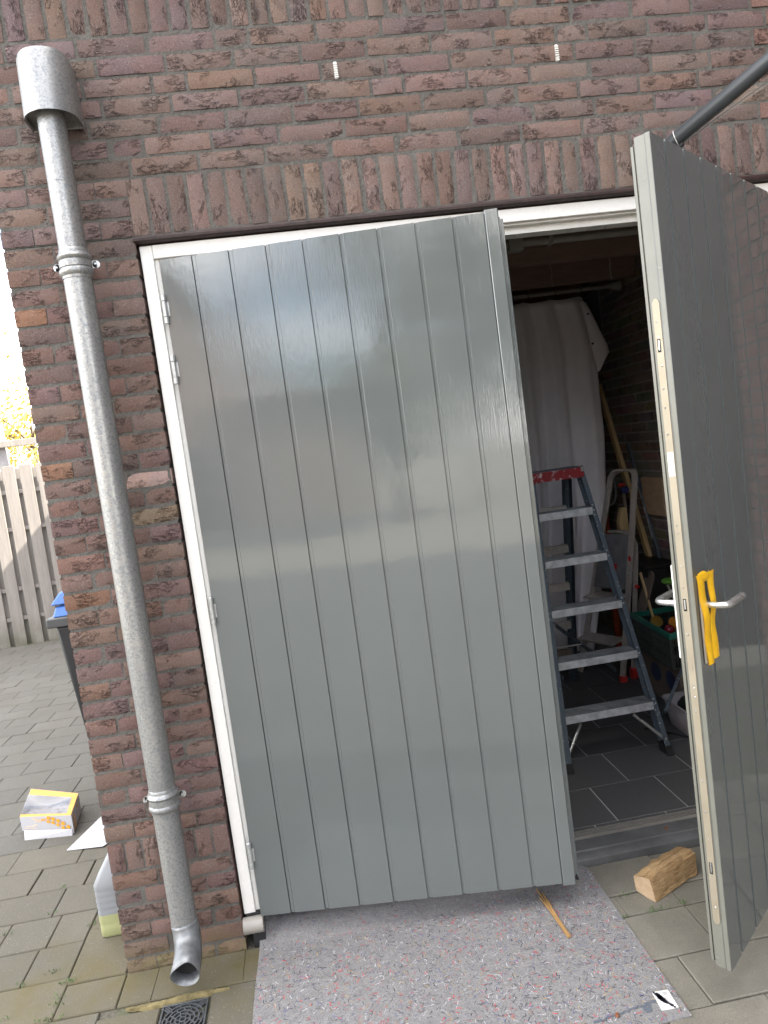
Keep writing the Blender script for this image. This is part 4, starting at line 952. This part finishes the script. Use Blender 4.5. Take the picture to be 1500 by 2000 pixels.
for xf, s in ((xrr, 1), (lambda z: 1.905 + (z-.05)*.09, -1)):
    b = MB(); p, q2 = Vector((xf(.05), ry(.05), .06)), Vector((xf(1.42), ry(1.42), 1.42)); b.bar(p, q2, .042, .0025, (1,0,0)); b.bar(p + Vector((s*.02,-.02,0)), q2 + Vector((s*.02,-.02,0)), .0025, .04, (1,0,0)); b.bar(p + Vector((-s*.006,-.036,0)), q2 + Vector((-s*.006,-.036,0)), .018, .0025, (1,0,0)); b.build('rear_rail', M_RAIL, LA)
for z in (.29, .49, .755, .995, 1.226):
    b = MB(); b.box(1.92 + z*.08, xrr(z) - .012, ry(z) - .044, ry(z) - .040, z - .022, z + .022); b.box(1.92 + z*.08, xrr(z) - .012, ry(z) - .0395, ry(z) - .012, z + .018, z + .022); b.build('rear_rung', M_ROUGHW if z < .3 else M_ALUF, LA, bevel=.001)
for p, q2 in (((2.275,.835,.232), (2.388,.752,.118)), ((2.005,.835,.232), (1.897,.752,.118))):
    b = MB(); b.tube([p, Vector(p).lerp(Vector(q2), .92), q2], [.008, .008, .006], 10); b.build('foot_brace', M_ALU, LA)
b = MB(); b.bar((2.205,1.70,.505), (2.262,.96,.425), .006, .024); b.build('spreader', M_RAIL, LA); b = MB(); b.bar((1.97,1.70,.505), (1.985,.96,.425), .006, .024); b.build('spreader', M_RAIL, LA)
b = MB(); b.tube([(1.975,1.32,.47),(2.235,1.32,.47)], .004, 8); b.build('spreader_bar', M_ALUF, LA)
b = MB(); b.box(2.382, 2.392, .742, .760, .092, .128); b.build('brace_clip', M_ALU, LA, bevel=.001)

# small household steps leaning by the side wall
HL = thing('household_steps', 'folded aluminium household steps with red feet and a tall hoop', 'ladder', (2.6,1.9,.05))
r0, r1 = Vector((2.632,1.762,.055)), Vector((2.836,1.752,1.29))       # near rail
l0, l1 = Vector((2.470,2.060,.055)), Vector((2.778,1.985,1.275))      # far rail
def strap(pts, name, w=.030, t=.012, mt=None, side=None):
    b = MB(); pts = [Vector(p) for p in pts]; sdir = Vector(side or (.3,-.95,0)); vs = []
    for i, p in enumerate(pts):
        d = (pts[min(i+1,len(pts)-1)] - pts[max(i-1,0)]).normalized(); a = sdir - d*sdir.dot(d); a.normalize(); c = d.cross(a)
        vs += [p + a*w/2 + c*t/2, p - a*w/2 + c*t/2, p - a*w/2 - c*t/2, p + a*w/2 - c*t/2]
    k = len(pts); b.add(vs, [(i*4+j, i*4+(j+1)%4, (i+1)*4+(j+1)%4, (i+1)*4+j) for i in range(k-1) for j in range(4)] + [(3,2,1,0), tuple((k-1)*4+j for j in range(4))]); return b.build(name, mt or M_ALUF, HL, smooth=40, bevel=.0015)
arch = [l1 + Vector((.006,-.006,.030)), l1 + Vector((.014,-.035,.056)), l1.lerp(r1,.3) + Vector((.018,0,.066)), l1.lerp(r1,.7) + Vector((.018,0,.066)), r1 + Vector((.012,.035,.055)), r1 + Vector((.004,.006,.030))]
strap([l0, l0.lerp(l1,.5), l1] + arch + [r1, r1.lerp(r0,.5), r0 + Vector((0,0,.03))], 'front_hoop', .036, .014, side=(.62,-.78,0))
b = MB(); b.hexa([(2.612,1.742,.05),(2.652,1.742,.05),(2.652,1.79,.05),(2.612,1.79,.05)], [(2.617,1.746,.088),(2.655,1.746,.088),(2.655,1.786,.088),(2.617,1.786,.088)]); b.build('red_foot', M_RED, HL, bevel=.003)
b = MB(); b.hexa([(2.70,1.772,.05),(2.735,1.772,.05),(2.735,1.82,.05),(2.70,1.82,.05)], [(2.702,1.775,.115),(2.737,1.775,.115),(2.737,1.815,.115),(2.702,1.815,.115)]); b.build('red_foot', M_RED, HL, bevel=.003)
rr0, rr1 = Vector((2.718,1.796,.09)), Vector((2.812,1.80,.80))
strap([rr0, rr0.lerp(rr1,.5), rr1, rr1 + Vector((.010,.008,.08)), rr1 + Vector((.0,.03,.135)), rr1 + Vector((-.02,.08,.16)), rr1 + Vector((-.07,.20,.16))], 'rear_hoop', .030, .012, side=(.62,-.78,0))
b = MB(); b.tube([(2.792,1.772,.625),(2.780,1.762,.632)], .013, 14); b.build('red_knob', M_RED, HL)
pl = lambda t, s: l0.lerp(l1, t).lerp(r0.lerp(r1, t), s)
b = MB(); q1 = [pl(.46,.06), pl(.46,.94), pl(.735,.94), pl(.735,.06)]; panel(b, [p + Vector((-.018,-.008,0)) for p in q1], 0, .012); b.build('platform', M_ALUD, HL, bevel=.002)
b = MB(); nrm = (q1[1]-q1[0]).cross(q1[3]-q1[0]).normalized(); nrm = nrm if nrm.y < 0 else -nrm
def onplat(u, v, o=.004): return q1[0].lerp(q1[1],u).lerp(q1[3].lerp(q1[2],u),v) + Vector((-.018,-.008,0)) + nrm*o
b.add([onplat(.42,.34), onplat(.72,.34), onplat(.72,.46), onplat(.42,.46)], [(0,1,2,3)]); b.build('red_badge', M_RED, HL, smooth=0)
b = MB()
for u0, v0, u1, v1 in ((.64,.60,.64,.74),(.64,.74,.82,.74),(.82,.74,.82,.60),(.50,.78,.66,.86),(.50,.52,.60,.56)): b.bar(onplat(u0,v0), onplat(u1,v1), .006, .001)
b.build('pale_mark', M_LGREY, HL, smooth=0)
rl = lambda t: r0.lerp(r1, t); fn = Vector((-.35,-.93,.03)).normalized()
b = MB(); p = rl(.615) + fn*.0085 + Vector((-.010,-.0065,0)); ex = Vector((.62,-.78,0)).normalized(); b.add([p + ex*.009*math.cos(t*.524) + Vector((0,0,.018*math.sin(t*.524))) for t in range(12)], [tuple(range(12))]); b.build('red_badge', M_RED, HL, smooth=0)
for t0, w_, h_, mt in ((.565,.016,.002,M_BLACK),(.553,.016,.002,M_BLACK),(.535,.006,.006,M_BLACK),(.36,.008,.022,M_BLACK),(.30,.012,.014,M_BLACK)):
    p = rl(t0) + fn*.0085 + Vector((-.010,-.0065,0)); b = MB(); b.add([p + ex*w_/2 + Vector((0,0,h_/2)), p - ex*w_/2 + Vector((0,0,h_/2)), p - ex*w_/2 - Vector((0,0,h_/2)), p + ex*w_/2 - Vector((0,0,h_/2))], [(0,1,2,3)]); b.build('label_mark', mt, HL, smooth=0)
for t in (.20, .42):
    b = MB(); a1, a2 = pl(t,.05), pl(t,.95); panel(b, [a1 + Vector((-.09,-.03,0)), a2 + Vector((-.09,-.03,0)), a2 + Vector((.01,0,.02)), a1 + Vector((.01,0,.02))], 0, .014); b.build('step', M_ALUF, HL, bevel=.002)

# curtain and rail
CR = thing('curtain_rail', 'pale shower curtain rail across the back of the garage', 'rail', (2.2,2.15,2.525))
b = MB(); b.tube([(.30,2.15,2.525),(3.02,2.15,2.525)], .0135, 14); b.build('rail', M_LGREY, CR)
b = MB(); b.tube([(2.995,2.15,2.525),(3.03,2.15,2.525),(3.05,2.15,2.525)], [.018,.026,.038], 18); b.build('end_flange', M_LGREY, CR)
for x in (1.35,1.53,1.71,1.89,2.07,2.25,2.43,2.61,2.785):
    b = MB(); b.tube([(x,2.15,2.5385),(x,2.132,2.53),(x,2.13,2.51),(x,2.142,2.492),(x,2.15,2.484)], .0025, 6); b.ball((x,2.138,2.482), .006, 5); b.build('hook', M_BLACK, CR)
CU = MB(); nu, nv = 200, 44; vs = []
redge = [(2.486,2.795),(2.35,2.835),(2.118,2.860),(1.99,2.848),(1.57,2.843),(1.067,2.80),(.56,2.712),(.30,2.66),(.149,2.63)]
def rx(z):
    for (z1_, x1), (z0_, x0) in zip(redge[:-1], redge[1:]):
        if z >= z0_: return x0 + (x1-x0) * (z-z0_)/(z1_-z0_)
    return redge[-1][1]
for j in range(nv + 1):
    t = j / nv; z = 2.486 - (2.486 - .150) * t
    for i in range(nu + 1):
        u = i / nu; x = 1.30 + (rx(z) - 1.30) * u
        ph = u * 8.15; am = .014 + .040 * min(1, t*1.6)
        y = 2.15 + am * (math.sin(ph * 6.283 + .9 * math.sin(t*3 + u*9)) + .16 * math.sin(ph * 15.1 + 1.3 + t)) + .022 * math.sin(u*17 + t*2.5) * t
        if t > .78: y += .03 * noise.noise(Vector((u*26, t*9, 1))) * (t-.78)/.22; x += .012 * noise.noise(Vector((u*20, t*11, 5))) * (t-.78)/.22
        z2 = z - (.012 * abs(math.sin(ph*3.1416)) if j == 0 else 0)
        vs.append((x, y, z2 + (.02*noise.noise(Vector((u*12,0,3))) if j == nv else 0)))
w = nu + 1; CU.add(vs, [(j*w+i, j*w+i+1, (j+1)*w+i+1, (j+1)*w+i) for j in range(nv) for i in range(nu)])
CT = thing('curtain', 'white fabric curtain hanging behind the ladders', 'curtain', (2.2,2.15,.15))
o = CU.build('curtain_cloth', M_CURT, CT, smooth=80); so = o.modifiers.new('t','SOLIDIFY'); so.thickness = .002
# turned over corner with eyelets
b = MB(); g = []
for j in range(9):
    t = j/8; z = 2.44 - .45*t; xi = 2.77 + .055*t; xo = (2.80 + .125*min(1,t/.72)) if t < .72 else 2.925 - (.085)*(t-.72)/.28
    for i in range(5): s = i/4; g.append((xi + (xo-xi)*s, 2.118 - .012*math.sin(s*3.1) - .02*s*t, z + .006*math.sin(s*6+t*9)))
b.add(g, [(j*5+i, j*5+i+1, (j+1)*5+i+1, (j+1)*5+i) for j in range(8) for i in range(4)]); o = b.build('turned_corner', M_CURT, CT, smooth=80); so = o.modifiers.new('t','SOLIDIFY'); so.thickness = .002
for x, z in ((2.80,2.36),(2.812,2.17)):
    b = MB(); b.tube([(x,2.112,z),(x,2.096,z)], .006, 10); b.build('eyelet', M_BLACK, CT)

# things round the side wall
b = MB(); b.bar((3.015,2.557,1.92), (3.015,1.735,.05), .045, .028, (0,1,0)); single(b, 'timber_batten', M_BATTEN, 'long pale pine batten leaning on the dark side wall', 'batten', base=(3.02,1.8,.05), bevel=.002)
b = MB(); b.bar((3.03,2.22,1.50), (3.03,1.665,.05), .026, .018, (0,1,0)); 
o = thing('metal_strip', 'dark metal strip leaning on the wall beside the pine batten', 'strip', (3.03,1.68,.05)); b.build('bar', M_RAIL, o, bevel=.001)
b = MB(); b.bar((3.020,2.12,1.24), (3.020,1.98,.87), .007, .004, (0,1,0)); b.build('foil_edge', M_ALU, o)
b = MB(); b.box(3.028,3.0495,1.80,2.075,1.03,1.272); single(b, 'plywood_board', M_PLY, 'square plywood board fixed high on the dark side wall', 'board', base=(3.04,1.95,1.03), bevel=.003)
TB = thing('tub', 'large black plastic tub with a thin rim behind the crate', 'tub', (2.93,1.95,.05))
b = MB(); b.hexa([(2.86,1.74,.05),(3.04,1.74,.05),(3.04,2.12,.05),(2.86,2.12,.05)], [(2.83,1.70,.738),(3.045,1.70,.738),(3.045,2.15,.738),(2.83,2.15,.738)]); b.build('tub_body', M_BLACK, TB, bevel=.01)
b = MB(); b.box(2.822,3.048,1.692,2.158,.7385,.752); b.build('tub_rim', M_BLACK, TB, bevel=.004)
b = MB(); pr = rrect(.055,.125,.05,6); vs0 = [Vector((2.80 + .05*(y/.13), 1.70 - x*.95, .600 + y)) for x, y in pr]; n = len(pr)
b.add(vs0 + [v + Vector((.012,0,0)) for v in vs0], [tuple(range(n)), tuple(reversed(range(n,2*n)))] + [(i,(i+1)%n,n+(i+1)%n,n+i) for i in range(n)]); single(b, 'paddle_board', M_ROUGHW, 'rounded brown panel leaning on the black tub', 'panel', base=(2.8,1.68,.47), smooth=40)
b = MB(); b.bar((2.800,1.735,.72), (2.790,1.60,.46), .014, .012, (0,1,0)); single(b, 'wood_lath', M_BATTEN, 'thin pale lath leaning on the rounded brown panel', 'lath', base=(2.79,1.62,.46))
PD = thing('green_paddle', 'bright green plastic paddle standing in front of the black tub', 'paddle', (2.83,1.48,.5))
b = MB(); b.ball((2.845,1.47,.706), .05, 9, sq=(.85,.85,.40)); b.build('blade', M_LIME, PD)
b = MB(); b.bar((2.835,1.47,.685), (2.875,1.42,.50), .012, .01); b.build('stem', M_ALUF, PD)
b = MB(); b.box(2.845,2.905,2.06,2.11,.885,1.0); b.hexa([(2.845,2.06,1.0),(2.905,2.06,1.0),(2.905,2.11,1.0),(2.845,2.11,1.0)],[(2.868,2.07,1.09),(2.91,2.07,1.09),(2.91,2.10,1.09),(2.868,2.10,1.09)])
BK = thing('wooden_block', 'pale wooden block seen through the hoop of the household steps', 'block', (2.87,2.09,.62)); b.build('block', M_BATTEN, BK, bevel=.003); b = MB(); b.box(2.85,2.90,2.065,2.105,.05,.885); b.build('shaft', M_ROUGHW, BK)
RG = thing('cleaning_rag', 'red and blue rag hanging behind the hoop of the household steps', 'rag', (2.91,2.1,1.2)); b = MB(); b.ball((2.905,2.1,1.236), .022, 6, sq=(1.2,1,.6)); b.build('red_cloth', M_RED, RG); b = MB(); b.ball((2.925,2.1,1.20), .026, 6, sq=(1,1,.9)); b.build('blue_cloth', plain('navy_cloth', (.03,.035,.16), .9), RG); b = MB(); b.tube([(2.92,2.12,1.19),(2.93,2.12,.05)], .012, 8); b.build('handle', M_ROUGHW, RG)
b = MB(); b.bar((2.905,2.42,2.04), (2.905,2.42,.05), .045, .02, (1,0,0)); single(b, 'orange_tool', M_TOOL, 'narrow orange red plastic tool behind the curtain edge', 'tool', base=(2.9,2.42,.05), bevel=.004)
HP = thing('hanging_plate', 'dull grey metal plate with two dark holes on the wall behind the curtain', 'plate', (3.02,2.6,2.1)); b = MB(); b.hexa([(3.035,2.45,2.08),(3.048,2.45,2.08),(3.048,2.72,2.08),(3.035,2.72,2.08)],[(3.035,2.45,2.56),(3.048,2.45,2.56),(3.048,2.80,2.56),(3.035,2.80,2.56)]); b.build('plate', M_ALUD, HP, bevel=.002)
for y in (2.53, 2.63): b = MB(); b.tube([(3.0345,y,2.37),(3.030,y,2.37)], .013, 10); b.build('hole', M_DARK, HP)
b = MB(); b.tube([(2.93 + .09*math.cos(t*.33)*.5, 2.36, 1.20 + .12*math.sin(t*.33)) for t in range(19)], .006, 6, closed=True); single(b, 'hose_coil', M_ALUD, 'coiled grey hose behind the household steps', 'hose', base=(2.93,2.36,1.05))
# crate on a box
CB = thing('storage_box', 'dark grey box with round blue marks carrying the green crate', 'box', (2.82,1.42,.05)); b = MB(); b.box(2.70,3.02,1.165,1.66,.05,.292); b.build('box_body', M_ROUGHW, CB, bevel=.006)
for y in (1.27, 1.44): b = MB(); b.tube([(2.6995,y,.20),(2.696,y,.20)], .055, 22); b.build('round_mark', plain('navy_disc', (.035,.05,.11), .5), CB)
KR = thing('green_crate', 'green rimmed plastic crate full of bottles and jars', 'crate', (2.83,1.40,.295))
c1, c2, c3, c4 = (2.655,1.145), (3.015,1.185), (2.995,1.67), (2.690,1.662)
def crate_wall(p, q2, out):
    p, q2 = Vector((*p,0)), Vector((*q2,0)); d = (q2-p); L = d.length; d.normalize(); mb = MB(); m_ = max(3, int(L/.016))
    for i in range(m_+1): c = p + d*(L*i/m_); mb.bar(c + Vector((0,0,.30)), c + Vector((0,0,.47)), .004 if i % (m_//2 or 1) else .014, .006, d)
    for z in (.305, .365, .375, .43, .468): mb.bar(p + Vector((0,0,z)), q2 + Vector((0,0,z)), .007, .008, (0,0,1))
    return mb.build('slatted_side', M_GREENDK, KR)
for a, c in ((c4,c1),(c1,c2),(c2,c3),(c3,c4)): crate_wall(a, c, 0)
b = MB(); b.prism([c1,c2,c3,c4], .296, .300); b.build('crate_base', M_GREENDK, KR)
b = MB()
for a, c in ((c4,c1),(c1,c2),(c2,c3),(c3,c4)):
    p, q2 = Vector((*a,.487)), Vector((*c,.487)); b.bar(p, q2, .030, .014, (0,0,1))
for a in (c1,c2,c3,c4): b.box(a[0]-.010, a[0]+.010, a[1]-.010, a[1]+.010, .471, .503)
b.build('crate_rim', M_GREEN, KR, bevel=.002)
for a in (c1,c2,c3,c4): b = MB(); b.box(a[0]-.008, a[0]+.008, a[1]-.008, a[1]+.008, .30, .4705); b.build('corner_post', M_GREENDK, KR, bevel=.002)
JR = thing('jam_jar', 'glass jar with a brass coloured lid lying in the crate', 'jar', (2.77,1.56,.40)); b = MB(); b.tube([(2.77,1.60,.40),(2.775,1.54,.455)], .036, 18); b.build('glass', plain('dusty_glass', (.10,.09,.07), .1, Specular_IOR_Level=.8), JR, bevel=.004); b = MB(); b.tube([(2.775,1.5385,.456),(2.777,1.524,.468)], .036, 18); b.build('lid', plain('brass_lid', (.45,.27,.06), .35, .6), JR, bevel=.002)
b = MB(); b.ball((2.762,1.36,.455), .030, 9); single(b, 'red_ball', plain('dark_red_gloss', (.22,.015,.03), .25), 'small dark red ball among the jars in the crate', 'ball', base=(2.762,1.36,.425))
SC = thing('spray_can', 'orange and black spray can lying across the crate', 'can', (2.88,1.36,.45)); b = MB(); b.tube([(2.82,1.43,.47),(2.90,1.28,.475)], .036, 20); b.build('orange_label', plain('orange_label', (.60,.24,.03), .4), SC, bevel=.002); b = MB(); b.tube([(2.805,1.458,.469),(2.8195,1.431,.47)], .032, 20); b.build('black_cap', M_BLACK, SC, bevel=.003); b = MB(); b.tube([(2.861,1.353,.4725),(2.901,1.2775,.475)], .0365, 20); b.build('black_band', M_BLACK, SC)
b = MB(); b.tube([(2.86,1.52,.40),(2.80,1.47,.40)], .04, 14); b.ball((2.90,1.56,.43), .035, 6); single(b, 'dark_bottle', M_BLACK, 'blackish bottle at the back of the crate', 'bottle', base=(2.83,1.5,.37))
b = MB(); b.tube([(2.74,1.29,.42),(2.86,1.22,.42)], .042, 18); single(b, 'brown_pot', plain('brown_glass', (.10,.05,.02), .2), 'brown glass pot at the near corner of the crate', 'pot', base=(2.8,1.25,.38), bevel=.004)
# dark bag, milky tub, tube, cable
b = MB(); b.ball((2.74,1.10,.12), .115, 9, sq=(1.1,.8,.62))
for v in b.v: v += Vector((noise.noise(v*14), noise.noise(v*14 + Vector((5,5,5))), noise.noise(v*14 + Vector((9,1,4))))) * .022; v.z = max(v.z, .051)
single(b, 'dark_bag', M_BLACK, 'crumpled dark bag on the floor under the storage box', 'bag', base=(2.74,1.1,.05), smooth=80)
MT = thing('plastic_tub', 'milky grey plastic tub on the tiles behind the open door edge', 'tub', (2.62,.93,.05))
b = MB(); rg = [[(2.645 + x*s, .96 + y*s, z) for x, y in rrect(.095,.13,.03)] for z, s in ((.05,.80),(.055,.83),(.19,1.0))]; n = len(rg[0]); b.add([p for r_ in rg for p in r_], [(k*n+i, k*n+(i+1)%n, (k+1)*n+(i+1)%n, (k+1)*n+i) for k in range(2) for i in range(n)] + [tuple(reversed(range(n)))]); 
MTM = plain('milky_grey_plastic', (.36,.34,.35), .35); o = b.build('tub_body', MTM, MT, smooth=60); so = o.modifiers.new('t','SOLIDIFY'); so.thickness = .002
b = MB(); rim = [(2.645 + x*1.03, .96 + y*1.03, .194) for x, y in rrect(.095,.13,.03)]; b.tube(rim, .006, 8, closed=True); b.build('tub_rim', MTM, MT)
b = MB(); b.tube([(2.424,.80,.235),(2.66,1.035,.36),(2.80,1.175,.435)], .0085, 12); 
TU = thing('metal_tube', 'thin grey metal tube propped between the ladder and the crate', 'tube', (2.42,.8,.23)); b.build('tube', M_RAIL, TU)
b = MB(); b.tube([(2.42,1.05,.055),(2.47,.985,.055),(2.515,.935,.055),(2.545,.875,.055),(2.60,.84,.055),(2.70,.80,.055)], .0045, 8); single(b, 'black_cable', M_BLACK, 'black cable lying on the tiles round the milky tub', 'cable', base=(2.5,.95,.05))
# overhead pipe and cords
CP_ = thing('ceiling_conduit', 'grey conduit pipe with a coupling under the garage beams', 'pipe', (2.2,.6,2.46))
b = MB(); b.tube([(.2,.60,2.468),(3.04,.60,2.468)], .016, 14); b.build('pipe', M_LGREY, CP_); b = MB(); b.box(1.84,1.905,.575,.625,2.435,2.495); b.build('coupling', M_LGREY, CP_, bevel=.006)
for x in (2.03, 2.50): b = MB(); b.box(x-.007, x+.007, .58, .62, 2.448, 2.80); b.build('bracket', M_LGREY, CP_)
def cord(x, y, z0, z1, label, r):
    b = MB(); pts = [(x + .004*math.sin(i*1.9), y + .003*math.cos(i*1.3), z1 + (z0-z1)*i/14) for i in range(15)]; b.tube(pts, [r*(1 + .5*(i > 8)*abs(math.sin(i*2.2))) for i in range(15)], 8); single(b, 'loose_cord', M_ROPE, label, 'cord', 'cords hanging from the ceiling', base=(x,y,z1))
cord(2.609, 1.3, 2.41, 2.80, 'frayed pale cord hanging near the end flange of the curtain rail', .0032); cord(2.38, 1.55, 2.45, 2.80, 'thin dull cord hanging over the middle of the curtain', .0018)
b = MB(); b.tube([(3.044,3.12,2.74),(3.044,2.4,2.70),(3.044,1.7,2.70),(3.044,.3,2.72)], .006, 8); single(b, 'wall_cable', M_BLACK, 'black cable run along the top of the dark side wall', 'cable', base=(3.04,1.7,2.7))

# ================================================================= TREES AND HOUSES ROUND ABOUT
def tree(x, y, h, cr, base, name, label, col, nleaf, ls, seed, flat=1.0):
    rnd = random.Random(seed); T = thing(name, label, 'tree', (x, y, 0), 'trees round the yard')
    b = MB(); b.tube([(x,y,-.05),(x+.05,y,base*.6),(x-.05,y+.05,base*1.1),(x,y,h*.75)], [.16*h/6,.12*h/6,.09*h/6,.03], 10)
    tips = []
    for i in range(14):
        a = rnd.uniform(0,6.28); z0 = rnd.uniform(base*.8, h*.7); r = cr*rnd.uniform(.5,.95); z1 = z0 + rnd.uniform(.2,.5)*h*.4
        p = [(x,y,z0), (x+math.cos(a)*r*.5, y+math.sin(a)*r*.5, z0+(z1-z0)*.6), (x+math.cos(a)*r, y+math.sin(a)*r, z1)]; b.tube(p, [.05*h/6,.03*h/6,.01], 6); tips.append(Vector(p[2])); tips.append(Vector(p[1]))
    b.build('trunk', plain('bark', (.10,.08,.06), .9), T)
    lb = MB(); cl = [t + Vector((rnd.gauss(0,.3), rnd.gauss(0,.3), rnd.gauss(0,.3)))*cr*.4 for t in tips for _ in range(3)] + [Vector((x, y, h*.85))]
    for i in range(nleaf):
        c = rnd.choice(cl); p = c + Vector((rnd.gauss(0,1), rnd.gauss(0,1), rnd.gauss(0,1)*flat)) * cr*.22
        if p.z < base*.6: continue
        n_ = Vector((rnd.gauss(0,1), rnd.gauss(0,1), rnd.gauss(0,1))).normalized(); a_ = n_.orthogonal().normalized(); c_ = n_.cross(a_); s = ls*rnd.uniform(.6,1.3)
        lb.add([p - a_*s, p + c_*s*.5, p + a_*s, p - c_*s*.5], [(0,1,2,3)])
    M = Mat('leaves_' + name); v = M.vec(src='World'); nn = M.noise(v, 1.2, 4); M.set(Base_Color=M.ramp(nn, [(.3, tuple(q*.6 for q in col)), (.7, col)]), Roughness=.7, Subsurface_Weight=.0)
    lb.build('crown', M.m, T, smooth=0); return T
tree(-5.0, 15.0, 4.3, 1.9, .9, 'willow_tree', 'yellow leaved willow beyond the board fence', (.55, .42, .09), 7000, .06, 3)
tree(-1.15, -14.0, 8.5, 1.5, .9, 'hedge_tree', 'tall green tree behind the viewer, mirrored in the grey door', (.12, .14, .06), 8000, .10, 5)
tree(.75, -16.0, 8.2, 1.5, .9, 'hedge_tree', 'second green tree behind the viewer, mirrored at the free edge of the grey door', (.13, .14, .07), 8000, .10, 8)
def house(name, label, cx, cy, w, d, h, ridge, rz, wallm, roofm, wins):
    """w along local x, d along local y; gable on the local +y face when ridge is set"""
    H = thing(name, label, 'house', (cx, cy, 0), 'houses round the yard', rz); OFF[H.name] = (0,0,0)
    x0, x1, y0, y1 = -w/2, w/2, -d/2, d/2; o_ = .25
    b = MB(); b.box(x0, x1, y0, y1, -.1, h)
    if ridge: b.add([(x0,y0,h),(x1,y0,h),(0,y0,ridge),(x0,y1,h),(x1,y1,h),(0,y1,ridge)], [(0,1,2),(5,4,3),(0,2,5,3),(1,4,5,2)])
    b.build('wall', wallm, H, local=True, smooth=0)
    b = MB()
    if ridge:
        for s, xe in ((-1, x0), (1, x1)):
            sl = (ridge-h)/(w/2); e = [(0,y0-o_,ridge),(xe+s*o_,y0-o_,h-sl*o_),(xe+s*o_,y1+o_,h-sl*o_),(0,y1+o_,ridge)]
            b.hexa([(p[0],p[1],p[2]+.02) for p in e], [(p[0],p[1],p[2]+.16) for p in e])
    else: b.box(x0-o_, x1+o_, y0-o_, y1+o_, h+.001, h+.2)
    b.build('roof', roofm, H, local=True, smooth=0)
    for (u0, u1, z0, z1, face) in wins:
        b = MB(); c = MB()
        if face == 'N': b.box(u0, u1, y1-.02, y1+.03, z0, z1); c.box(u0+.07, u1-.07, y1+.031, y1+.034, z0+.07, z1-.07)
        else: b.box(x0-.03, x0+.02, u0, u1, z0, z1); c.box(x0-.034, x0-.031, u0+.07, u1-.07, z0+.07, z1-.07)
        f = b.build('window', M_WHITE, H, local=True); c.build('pane', M_PANE, f, local=True)
M_PANE = plain('dark_pane', (.03,.04,.05), .05)
def brickwall(name, a, c):
    M = Mat(name); v = M.vec(src='World'); mp = M.n('ShaderNodeVectorMath', operation='MULTIPLY'); 
    sx = M.n('ShaderNodeSeparateXYZ'); M.lk(v, sx.inputs[0]); cb = M.n('ShaderNodeCombineXYZ'); M.lk(M.math('ADD', sx.outputs[0], sx.outputs[1]), cb.inputs[0]); M.lk(sx.outputs[2], cb.inputs[1])
    br = M.n('ShaderNodeTexBrick'); br.inputs['Scale'].default_value = 1.0; br.inputs['Brick Width'].default_value = .22; br.inputs['Row Height'].default_value = .0625; br.inputs['Mortar Size'].default_value = .006
    br.inputs['Color1'].default_value = (*a,1); br.inputs['Color2'].default_value = (*c,1); br.inputs['Mortar'].default_value = (.2,.19,.17,1); M.lk(cb.outputs[0], br.inputs['Vector'])
    M.set(Base_Color=br.outputs['Color'], Roughness=.9); return M.m
BW1 = brickwall('pinkish_brick_wall', (.34,.235,.195), (.29,.20,.165)); RT = plain('roof_tiles', (.16,.10,.08), .8, var=.2, nscale=3)
BW2 = plain('shade_wing_wall', (.040,.027,.024), .9, var=.2, nscale=1.5)
house('gabled_house', 'pinkish brick house with a steep gable behind the viewer, mirrored in the grey door', -11.6, -19.5, 9.0, 8.0, 4.3, 9.8, math.radians(-38), BW1, RT, [(-2.6,-1.4,1.0,2.4,'N'),(1.0,2.2,1.0,2.4,'N'),(-.6,.6,4.6,5.9,'N')])
house('garden_shed', 'low brick shed beside the gabled house behind the viewer', -4.7, -18.6, 3.8, 3.0, 3.3, None, math.radians(-20), BW1, RT, [])
house('shade_wing', 'unseen tall brown house wing added on the right to shade the yard', 9.2, -3.0, 8.4, 12.6, 12.0, None, 0.0, BW2, RT, [(-3.0,-1.8,1.0,2.3,'W'),(.2,1.4,1.0,2.3,'W'),(-2.0,-.7,4.0,5.4,'W')])  # unseen wing, added to block sun and sky from the right
print('bricks', NB[0], 'objects', len(S.objects))
